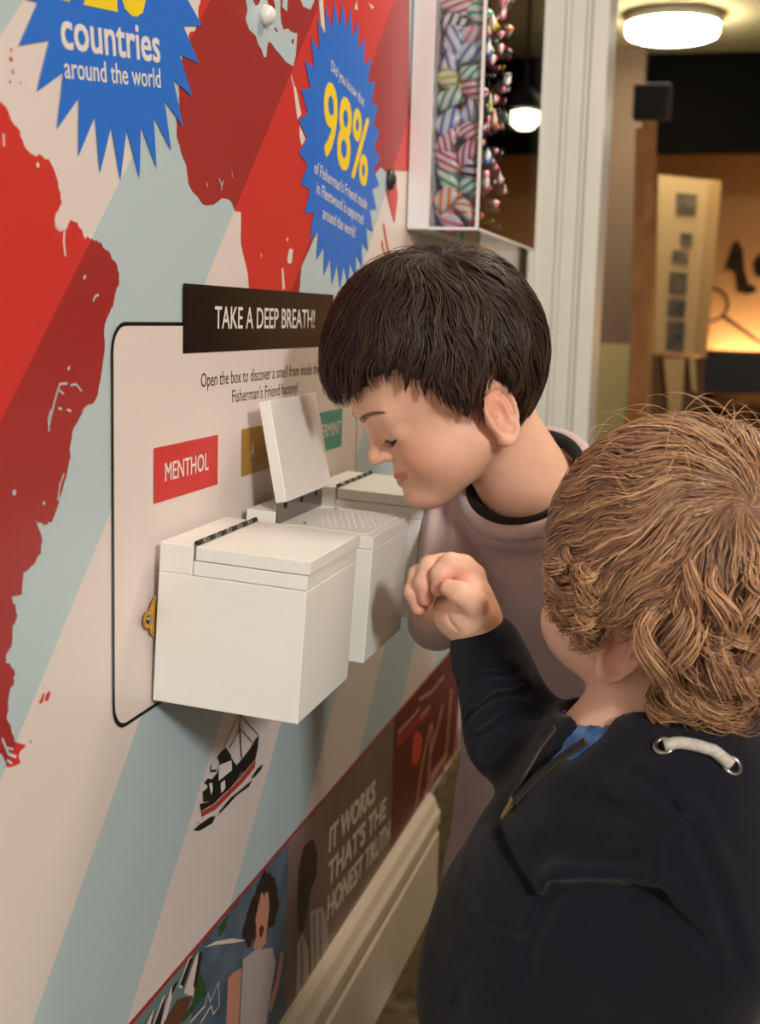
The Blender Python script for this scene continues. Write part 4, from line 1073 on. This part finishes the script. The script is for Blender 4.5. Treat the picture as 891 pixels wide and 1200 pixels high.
# --- raised right hand: index and thumb pinched, the other fingers curling down
hz = lambda x, y, d: P(470+x/6.854, 640+y/6.857, d)
def right_hand(p, crease=True):
    pal = [(hz(640, 690, 1.004), 0.0165), (hz(590, 560, 0.998), 0.0175), (hz(560, 400, 1.000), 0.0150), (hz(540, 290, 1.004), 0.0120)]
    d = chain(p, [a for a, _ in pal], [r for _, r in pal], 0.010)
    d = smin(d, chain(p, [hz(560, 640, 1.010), hz(430, 560, 1.018), hz(380, 480, 1.022)], [0.0150, 0.0140, 0.0110], 0.010), 0.012)
    d = smin(d, chain(p, [hz(500, 420, 1.026), hz(440, 290, 1.032), hz(380, 260, 1.036)], [0.0130, 0.0110, 0.0090], 0.010), 0.010)
    d = smin(d, chain(p, [hz(600, 610, 1.000), hz(480, 600, 1.006)], [0.0170, 0.0130], 0.01), 0.012)
    idx_ = chain(p, [hz(575, 240, 1.002), hz(500, 165, 0.998), hz(400, 140, 0.996), hz(325, 225, 0.994), hz(303, 345, 0.997)], [0.0108, 0.0092, 0.0084, 0.0076, 0.0062], 0.004)
    d = smin(d, idx_, 0.004)
    mid = chain(p, [hz(450, 170, 1.014), hz(340, 150, 1.012), hz(235, 160, 1.010), hz(190, 290, 1.008), hz(202, 425, 1.010)], [0.0100, 0.0090, 0.0080, 0.0074, 0.0060], 0.004)
    d = smin(d, mid, 0.0018)
    rng_ = chain(p, [hz(380, 200, 1.026), hz(240, 190, 1.024), hz(140, 230, 1.022), hz(102, 370, 1.019), hz(142, 500, 1.019)], [0.0098, 0.0086, 0.0076, 0.0072, 0.0058], 0.004)
    d = smin(d, rng_, 0.0018)
    pky = chain(p, [hz(360, 280, 1.036), hz(230, 290, 1.036), hz(150, 360, 1.034), hz(170, 480, 1.032)], [0.0085, 0.0072, 0.0066, 0.0052], 0.004)
    d = smin(d, pky, 0.0018)
    th = chain(p, [hz(610, 570, 0.990), hz(580, 450, 0.980), hz(490, 385, 0.975), hz(388, 335, 0.980)], [0.0130, 0.0102, 0.0088, 0.0070], 0.005)
    d = smin(d, th, 0.0025)
    if crease:
        for pts, w, a in CREASE: d = d+groove(p, pts, w, a)
    return d
CREASE = [([hit(lambda p: right_hand(p, False), 470+x/6.854, 640+y/6.857, 0.85) for x, y in L], w, a) for L, w, a in (([(505, 545), (450, 528), (400, 490), (372, 450)], 0.0016, 0.0016), ([(372, 470), (372, 560), (400, 620), (450, 670)], 0.0018, 0.0016), ([(470, 770), (560, 735), (650, 690)], 0.0018, 0.0014))]
def left_hand(p): return boy_hand(p, KWL, KWL-KEL, kt, 1)
def kid_core(p):
    d = kid_head(kl(p))*KS
    d = smin(d, cap(p, kw((-0.026, 0, -0.030)), NK-ku*0.03, 0.040, 0.044), 0.02)
    d = smin(d, ell(p, CHK, (0.072, 0.088, 0.10), KT), 0.03); d = smin(d, ell(p, BEL, (0.085, 0.088, 0.11), KT), 0.04)
    d = smin(d, chain(p, [NK-ku*0.06, KSL, KEL, KWL], [0.03, 0.034, 0.028, 0.020], 0.01), 0.02)
    d = smin(d, chain(p, [NK-ku*0.06, KSR, KER, KWR], [0.03, 0.032, 0.026, 0.0175], 0.01), 0.02)
    d = smin(d, chain(p, [KHL, kfoot_l+UP*0.05], [0.065, 0.032], 0.01), 0.03); d = smin(d, chain(p, [KHR, kfoot_r+UP*0.05], [0.065, 0.032], 0.01), 0.03)
    return d
kid = thing('person', 'curly fair-haired toddler in a navy hooded top raising one hand', 'person', (float(HIP[0]), float(HIP[1]), 0.0))
lo, hi = bounds([KC, NK, HIP, KSL, KEL, KWL, KER, KWR, kfoot_l, kfoot_r], 0.13); lo[2] = 0.02
Vb = mesh_sdf(lambda p: smin(kid_core(p), left_hand(p), 0.012), lo, hi, 0.0026)
lo, hi = bounds([hz(60, 80, 1.0), hz(700, 850, 1.0), hz(300, 300, 1.05), hz(300, 300, 0.965), KWR], 0.016)
Vh = mesh_sdf(lambda p: smin(right_hand(p), cap(p, KER, KWR, 0.022, 0.0165), 0.012), lo, hi, 0.0011)
V, Q = join_vq([Vb, Vh])
ql = kl(V.astype(f4)); colr = skin_colour(ql, (242, 194, 170), (206, 120, 112), (232, 150, 130), 0.0)
tips = np.minimum.reduce([sph(V.astype(f4), c, 0.0) for c in (hz(303, 345, 0.997), hz(202, 425, 1.010), hz(142, 500, 1.019), hz(392, 318, 0.985), hz(500, 165, 0.998))])
mk = (0.6*np.exp(-(tips/0.012)**2))[:, None]; colr = colr*(1-mk)+np.array(lin(228, 142, 122)[:3])[None]*mk
M['skin2'] = skin_mat('fair_skin')
person_obj('body', np_mesh('body', V, Q, colr), M['skin2'], kid)

# --- hoodie
def hoodie_base(p):
    t = smin(ell(p, CHK, (0.084, 0.102, 0.110), KT), ell(p, BEL, (0.106, 0.108, 0.125), KT), 0.05)
    t = smin(t, ell(p, HIP+ku*0.02, (0.105, 0.105, 0.08), KT), 0.04)
    t = smin(t, cap(p, KSL, KSR, 0.046, 0.040), 0.03)
    t = smin(t, chain(p, [KSL, KEL, KWL-(KWL-KEL)*0.10], [0.050, 0.046, 0.036], 0.015), 0.018)
    t = smin(t, chain(p, [KSR, KER, KWR-(KWR-KER)*0.06], [0.044, 0.040, 0.0275], 0.015), 0.018)
    t = smin(t, chain(p, [P(752, 868, 0.885), P(830, 900, 0.885), P(900, 930, 0.93), P(880, 880, 1.0), P(790, 850, 1.02)], [0.016, 0.030, 0.040, 0.034, 0.022], 0.02), 0.02)
    t = smin(t, ell(p, P(875, 985, 0.94), (0.075, 0.085, 0.085), KT), 0.04)
    return t
def neck_cut(p): return cap(p, NK-ku*0.055, NK+ku*0.10+kfr*0.01, 0.046, 0.058)
hb = lambda p: smax(hoodie_base(p), -neck_cut(p), 0.008)
H = lambda *L: [hit(hb, x, y) for x, y in L]
FOLDS = [(H((583, 976), (605, 1020), (631, 1057)), 0.006, 0.006), (H((650, 1042), (700, 1043), (758, 1047), (775, 1049)), 0.007, 0.008), (H((812, 967), (843, 1042), (866, 1120)), 0.007, 0.007), (H((555, 1085), (585, 1100), (616, 1109)), 0.005, 0.004),
         (H((546, 1113), (534, 1140), (527, 1175)), 0.004, 0.004), (H((749, 905), (775, 928), (801, 957)), 0.004, 0.003), (H((791, 976), (782, 1015), (772, 1047)), 0.005, 0.004), (H((650, 1042), (628, 1090), (612, 1140)), 0.007, 0.006),
         (H((772, 1049), (800, 1080), (830, 1110)), 0.006, 0.005), (H((548, 838), (580, 815), (618, 808)), 0.005, 0.005), (H((536, 800), (570, 790), (600, 790)), 0.005, 0.004), (H((560, 862), (595, 838), (630, 836)), 0.006, 0.005), (H((690, 930), (720, 950), (760, 960)), 0.008, 0.004), (H((640, 985), (690, 1000), (740, 1000)), 0.009, 0.004)]
VL = H((690, 848), (666, 868), (640, 890), (614, 920), (598, 946))
def hoodie(p):
    t = hoodie_base(p)+folds(p, 0.0022, 0.8)
    for pts, w, a in FOLDS: t = t+groove(p, pts, w*0.75, a*1.5)-groove(p, [v+UP*0.010 for v in pts], w*1.3, a*0.7)
    t = t+np.maximum.reduce([groove(p, VL[0:2], 0.0120, 0.022), groove(p, VL[1:3], 0.0075, 0.018), groove(p, VL[2:4], 0.0045, 0.010), groove(p, VL[3:], 0.003, 0.006)])
    t = smax(t, -neck_cut(p), 0.008)
    return t
M['navy'] = mat('navy_sweatshirt_fleece', (22, 23, 33), 0.95, spec=0.15, var=0.15, scale=50, bump=0.3, bscale=800, sheen=0.15)
lo, hi = bounds([NK, HIP, KSL, KEL, KWL, KER, KWR, P(900, 930, 0.93), P(875, 985, 0.94)], 0.13); lo[2] = max(lo[2], 0.2)
V, Q = mesh_sdf(hoodie, lo, hi, 0.003)
person_obj('hoodie', np_mesh('hoodie', V, Q), M['navy'], kid)
def tshirt(p):
    t = smax(hoodie_base(p)+0.006, sph(p, VL[0]*0.7+NK*0.3, 0.062), 0.004)
    return smax(t, -cap(p, NK-ku*0.02, NK+ku*0.08+kfr*0.008, 0.049, 0.056), 0.004)
M['tee'] = mat('blue_patterned_cotton', (52, 82, 138), 0.9, rgb2=(110, 150, 196), scale=45)
lo, hi = bounds([NK, CHK], 0.12)
V, Q = mesh_sdf(tshirt, lo, hi, 0.003)
o = person_obj('t_shirt', np_mesh('t_shirt', V, Q), M['tee'], kid); o['label'] = 'blue patterned T-shirt in the open neck'
# cuff band, zip, eyelets, drawstring
def cuff(name, a, b, r, root, m):
    d = (b-a)/np.linalg.norm(b-a); u_ = np.cross(d, UP); u_ /= np.linalg.norm(u_); v_ = np.cross(d, u_); bm = nb()
    for k in range(3):
        c = a+d*0.007*k; tube(bm, [tuple(c+r*(math.cos(t)*u_+math.sin(t)*v_)) for t in [2*PI*j/28 for j in range(29)]], 0.0046, 8, False)
    me = bpy.data.meshes.new(name); bm.to_mesh(me); bm.free(); me.polygons.foreach_set('use_smooth', [True]*len(me.polygons))
    return person_obj(name, me, m, root)
wd = (KWR-KER)
cuff('cuff', KWR-wd*0.20, KWR, 0.0245, kid, M['navy'])
M['zip'] = mat('zip_teeth_brass', (150, 128, 92), 0.35, metal=0.8)
M['tape'] = mat('zip_tape', (24, 24, 34), 0.8)
def along(pts, n):
    pts = np.array(pts); L = np.concatenate([[0], np.cumsum(np.linalg.norm(np.diff(pts, axis=0), axis=1))]); s = np.linspace(0, L[-1], n)
    return np.stack([np.interp(s, L, pts[:, i]) for i in range(3)], 1)
for rowp in (((650, 853), (632, 876), (616, 904), (602, 934)), ((686, 869), (656, 889), (628, 912), (604, 938))):
    pts = along([hit(lambda p: smax(hoodie_base(p), -neck_cut(p), 0.008)-0.0015, x, y) for x, y in rowp], 34)
    bm = nb(); tube(bm, [tuple(v) for v in pts], 0.0030, 6); me = bpy.data.meshes.new('zip_tape'); bm.to_mesh(me); bm.free(); zt_ = person_obj('zip_tape', me, M['tape'], kid)
    bm = nb()
    for k, v in enumerate(pts):
        dirn = pts[min(k+1, 33)]-pts[max(k-1, 0)]; dirn /= np.linalg.norm(dirn); sd = np.cross(dirn, v-CHK); sd /= np.linalg.norm(sd)
        tube(bm, [tuple(v-sd*0.0030), tuple(v+sd*0.0030)], 0.0011, 5)
    me = bpy.data.meshes.new('zip_teeth'); bm.to_mesh(me); bm.free(); z_ = person_obj('zip_teeth', me, M['zip'], kid)
pz = [hit(lambda p: hoodie(p)-0.002, x, y) for x, y in ((604, 932), (598, 944), (588, 958))]
bm = nb(); tube(bm, [tuple(v) for v in pz], [0.0035, 0.0026, 0.0014], 8); me = bpy.data.meshes.new('zip_pull'); bm.to_mesh(me); bm.free(); person_obj('zip_pull', me, M['zip'], kid)
M['cord'] = mat('grey_white_cord', (206, 200, 192), 0.9, var=0.2, scale=300, bump=0.4, bscale=600)
M['eyelet'] = mat('eyelet_metal', (170, 168, 165), 0.3, metal=1.0)
ey = [hit(lambda p: hoodie(p)-0.0006, x, y) for x, y in ((779, 874), (858, 897))]
for c in ey:
    g = np.array([float(hoodie((c+np.eye(3)[i]*0.003).astype(f4)[None])[0]-hoodie((c-np.eye(3)[i]*0.003).astype(f4)[None])[0]) for i in range(3)]); g /= np.linalg.norm(g)
    u_ = np.cross(g, UP); u_ /= np.linalg.norm(u_); v_ = np.cross(g, u_); bm = nb()
    tube(bm, [tuple(c+0.0062*(math.cos(t)*u_+math.sin(t)*v_)) for t in [2*PI*j/20 for j in range(21)]], 0.0019, 8, False)
    me = bpy.data.meshes.new('eyelet'); bm.to_mesh(me); bm.free(); me.polygons.foreach_set('use_smooth', [True]*len(me.polygons)); person_obj('eyelet', me, M['eyelet'], kid)
cp = [hit(lambda p: hoodie(p)-0.0045, x, y) for x, y in ((779, 874), (795, 870), (815, 873), (838, 880), (858, 897))]
bm = nb(); tube(bm, [tuple(v) for v in along(cp, 14)], 0.0043, 8); me = bpy.data.meshes.new('drawstring'); bm.to_mesh(me); bm.free(); me.polygons.foreach_set('use_smooth', [True]*len(me.polygons))
o = person_obj('drawstring', me, M['cord'], kid); o['label'] = 'pale grey hood drawstring'
def ktrous(p):
    d = smin(ell(p, HIP, (0.092, 0.092, 0.07), KT), chain(p, [KHL, kfoot_l+UP*0.07], [0.072, 0.05], 0.015), 0.03)
    return smin(d, chain(p, [KHR, kfoot_r+UP*0.07], [0.072, 0.05], 0.015), 0.03)+folds(p, 0.0018)
lo, hi = bounds([HIP, kfoot_l+UP*0.05, kfoot_r+UP*0.05], 0.12); lo[2] = 0.02
V, Q = mesh_sdf(ktrous, lo, hi, 0.004)
person_obj('trousers', np_mesh('trousers', V, Q), mat('dark_trousers', (40, 40, 50), 0.9), kid)
for f in (kfoot_l, kfoot_r):
    dd = kt*np.array([1, 1, 0]); lo, hi = bounds([f-dd*0.03, f+dd*0.08, f+UP*0.08], 0.05); lo[2] = -0.012
    V, Q = mesh_sdf(lambda p: shoe(p, f, dd), lo, hi, 0.004)
    person_obj('shoe', np_mesh('shoe', V, Q), M['shoe'], kid)

# --- curly hair
KHA = np.array([0, 25, 45, 60, 75, 88, 96, 105, 120, 150, 180.0])
KHZ = np.array([0.032, 0.030, 0.026, 0.022, 0.016, 0.022, 0.024, 0.018, -0.020, -0.034, -0.034])
khl = lambda d: hairline(d, KHA, KHZ)
def lift2(D, u, r):
    top = np.clip(D[..., 2], 0, 1); back = np.clip(-D[..., 0], 0, 1)
    front = np.clip(D[..., 0], 0, 1)
    return 0.004+(0.005+0.008*r+0.001*top+0.009*back)*(1-0.55*front)*np.sin(np.clip(u*1.2+0.12, 0, 1)*PI*0.6)
KCROWN = (-0.62, 0.22, 0.75)
S, rg = grow(17000, KCROWN, 8, 0.105, 13, khl, lift2, 1.2, 0.5, 0.016, 0.4)
# loose waves, in step within a lock
n, k, _ = S.shape
ph = 5*np.sin(S[:, :1, 0]*70+S[:, :1, 1]*60)+4*np.cos(S[:, :1, 2]*75+S[:, :1, 1]*50)
T = np.gradient(S, axis=1); T /= np.linalg.norm(T, axis=2, keepdims=True)+1e-9
out = S-HE_C; out /= np.linalg.norm(out, axis=2, keepdims=True); side = np.cross(T, out)
arc = np.concatenate([np.zeros((n, 1)), np.cumsum(np.linalg.norm(np.diff(S, axis=1), axis=2), axis=1)], 1)
low = np.clip(0.55-S[..., 2]/0.10, 0.15, 1)
amp = 0.0062*low*np.clip(arc/0.03, 0, 1)
S = S+side*(amp*np.sin(arc/0.0085+ph))[..., None]+out*(amp*0.7*np.cos(arc/0.0085+ph)+amp*0.4)[..., None]
kcb = np.array([lin(*c)[:3] for c in ((142, 103, 80), (166, 123, 92), (198, 152, 110), (114, 80, 61), (226, 184, 138))])
cols = kcb[rg.choice(5, len(S), p=[.3, .3, .18, .14, .08])]*rg.uniform(0.85, 1.15, (len(S), 1))
M['hair2'] = hair_mat('fair_brown_hair', 0.42)
person_obj('hair_cap', cap_mesh('hair_cap', khl, 0.0045, 0, kw), mat('fair_hair_base', (142, 103, 80), 0.7), kid)
hk = person_obj('hair', strand_mesh('hair', kw(S), rg.uniform(0.00026, 0.00046, len(S)), cols, KC), M['hair2'], kid)
# ringlets
def ringlet(az, z, L, rho, turns, sgn, rg, nst=46, sig=0.0034, fall=(0.0, 0.0, -1.0), bulge=0.010):
    a = math.radians(az); d = np.array([math.cos(a), math.sin(a), 0.0])
    t = (z-HE_C[2])/HE_R[2]; c = math.sqrt(max(0.05, 1-min(0.95, t*t))); d = np.array([math.cos(a)*c*HE_R[0], math.sin(a)*c*HE_R[1], z-HE_C[2]]); d /= np.linalg.norm(d)
    p0 = on_head(d, 0.009); o_ = d; fl = np.array(fall, float); fl = fl-(fl@o_)*o_*0.8; fl /= np.linalg.norm(fl); sd = np.cross(fl, o_)
    kk = 19; tt = np.linspace(0, 1, kk); ph0 = rg.uniform(0, 6.28); R_ = rho*np.clip(tt*2.2, 0, 1)
    off = rg.normal(size=(nst, 3))*sig; dph = rg.normal(size=nst)*0.16; dr = 1+rg.normal(size=nst)*0.14; dl = rg.uniform(0.85, 1.08, nst)
    ang = sgn*2*PI*turns*tt[None]*dl[:, None]+ph0+dph[:, None]
    base = p0+fl*(tt*L)[:, None]+o_*(bulge*np.sin(tt*PI*0.8))[:, None]
    Rr = R_[None]*dr[:, None]
    return base[None]+off[:, None]*np.clip(0.35+tt, 0, 1)[None, :, None]+Rr[..., None]*(np.cos(ang)[..., None]*o_+np.sin(ang)[..., None]*sd)
rg = np.random.RandomState(21); RS = []; RC = []
def add(*a, **k_):
    s = ringlet(*a, **k_); RS.append(s); cb_ = kcb[rg.choice(5, p=[.26, .34, .25, .08, .07])]; RC.append((0.5*cb_[None]+0.5*kcb[rg.choice(5, len(s), p=[.3, .3, .18, .14, .08])])*rg.uniform(0.85, 1.45, (len(s), 1)))
for i in range(70):                                        # back of the head and nape
    s_ = 1 if rg.rand() < 0.72 else -1; az = s_*rg.uniform(122, 180); add(az, rg.uniform(-0.040, 0.045), rg.uniform(0.026, 0.046), rg.uniform(0.010, 0.018), rg.uniform(1.0, 1.7), rg.choice([-1, 1]), rg, nst=58, sig=0.0028, bulge=0.013)
for i in range(26):                                        # temple and cheek in front of the ear
    add(rg.uniform(64, 86), rg.uniform(0.024, 0.055), rg.uniform(0.020, 0.032), rg.uniform(0.005, 0.010), rg.uniform(1.0, 1.6), rg.choice([-1, 1]), rg, nst=36, sig=0.0026, bulge=0.004)
for i in range(14):                                        # over the cheek, close to the ear
    add(rg.uniform(66, 86), rg.uniform(0.002, 0.026), rg.uniform(0.018, 0.028), rg.uniform(0.005, 0.009), rg.uniform(0.9, 1.4), rg.choice([-1, 1]), rg, nst=30, sig=0.0024, bulge=0.003)
for i in range(16):                                        # nape below the ear
    add(rg.uniform(106, 128), rg.uniform(-0.052, -0.030), rg.uniform(0.016, 0.028), rg.uniform(0.006, 0.011), rg.uniform(1.0, 1.5), rg.choice([-1, 1]), rg, nst=30, sig=0.0026, bulge=0.004)
for i in range(10):                                        # far side
    add(-rg.uniform(40, 95), rg.uniform(0.0, 0.04), rg.uniform(0.03, 0.045), 0.009, 1.2, 1, rg)
for i in range(24):                                        # upper back, looser waves
    s_ = 1 if rg.rand() < 0.75 else -1; add(s_*rg.uniform(112, 170), rg.uniform(0.05, 0.085), rg.uniform(0.06, 0.085), rg.uniform(0.006, 0.010), rg.uniform(0.8, 1.3), rg.choice([-1, 1]), rg, bulge=0.016)
S = np.concatenate(RS); C_ = np.concatenate(RC)
person_obj('ringlets', strand_mesh('ringlets', kw(S), rg.uniform(0.0003, 0.0006, len(S)), C_, KC), M['hair2'], kid)
# fly-away hairs over the crown
rg = np.random.RandomState(3); FL = []
for i in range(42):
    d = rg.normal(size=3); d[2] = abs(d[2])+1.6; d /= np.linalg.norm(d); t = np.cross(d, rg.normal(size=3)); t /= np.linalg.norm(t); u = np.linspace(0, 1, 16)[:, None]
    FL.append(on_head(d, 0.012)+t*u*0.045+d*0.014*np.sin(u*2.4)*rg.uniform(0.4, 1.0))
person_obj('loose_hairs', strand_mesh('loose_hairs', kw(np.array(FL)), np.full(len(FL), 0.00022), np.tile(kcb[2], (len(FL), 1)), KC), M['hair2'], kid)
# lashes of the far-turned face
bm = nb()
for k in range(7):
    a = -0.9+1.8*k/6; b = project([(0.0775-0.006*(1-math.cos(a)), 0.030+0.0135*math.sin(a), -0.002)], 0.0, kid_head)[0]; e = b+np.array([0.009, 0.003*math.sin(a), 0.002]); tube(bm, [tuple(kw(b)), tuple(kw(e))], [0.0006, 0.0002], 4)
me = bpy.data.meshes.new('eyelash'); bm.to_mesh(me); bm.free(); person_obj('eyelash', me, mat('fair_lash', (96, 66, 48), 0.6), kid)
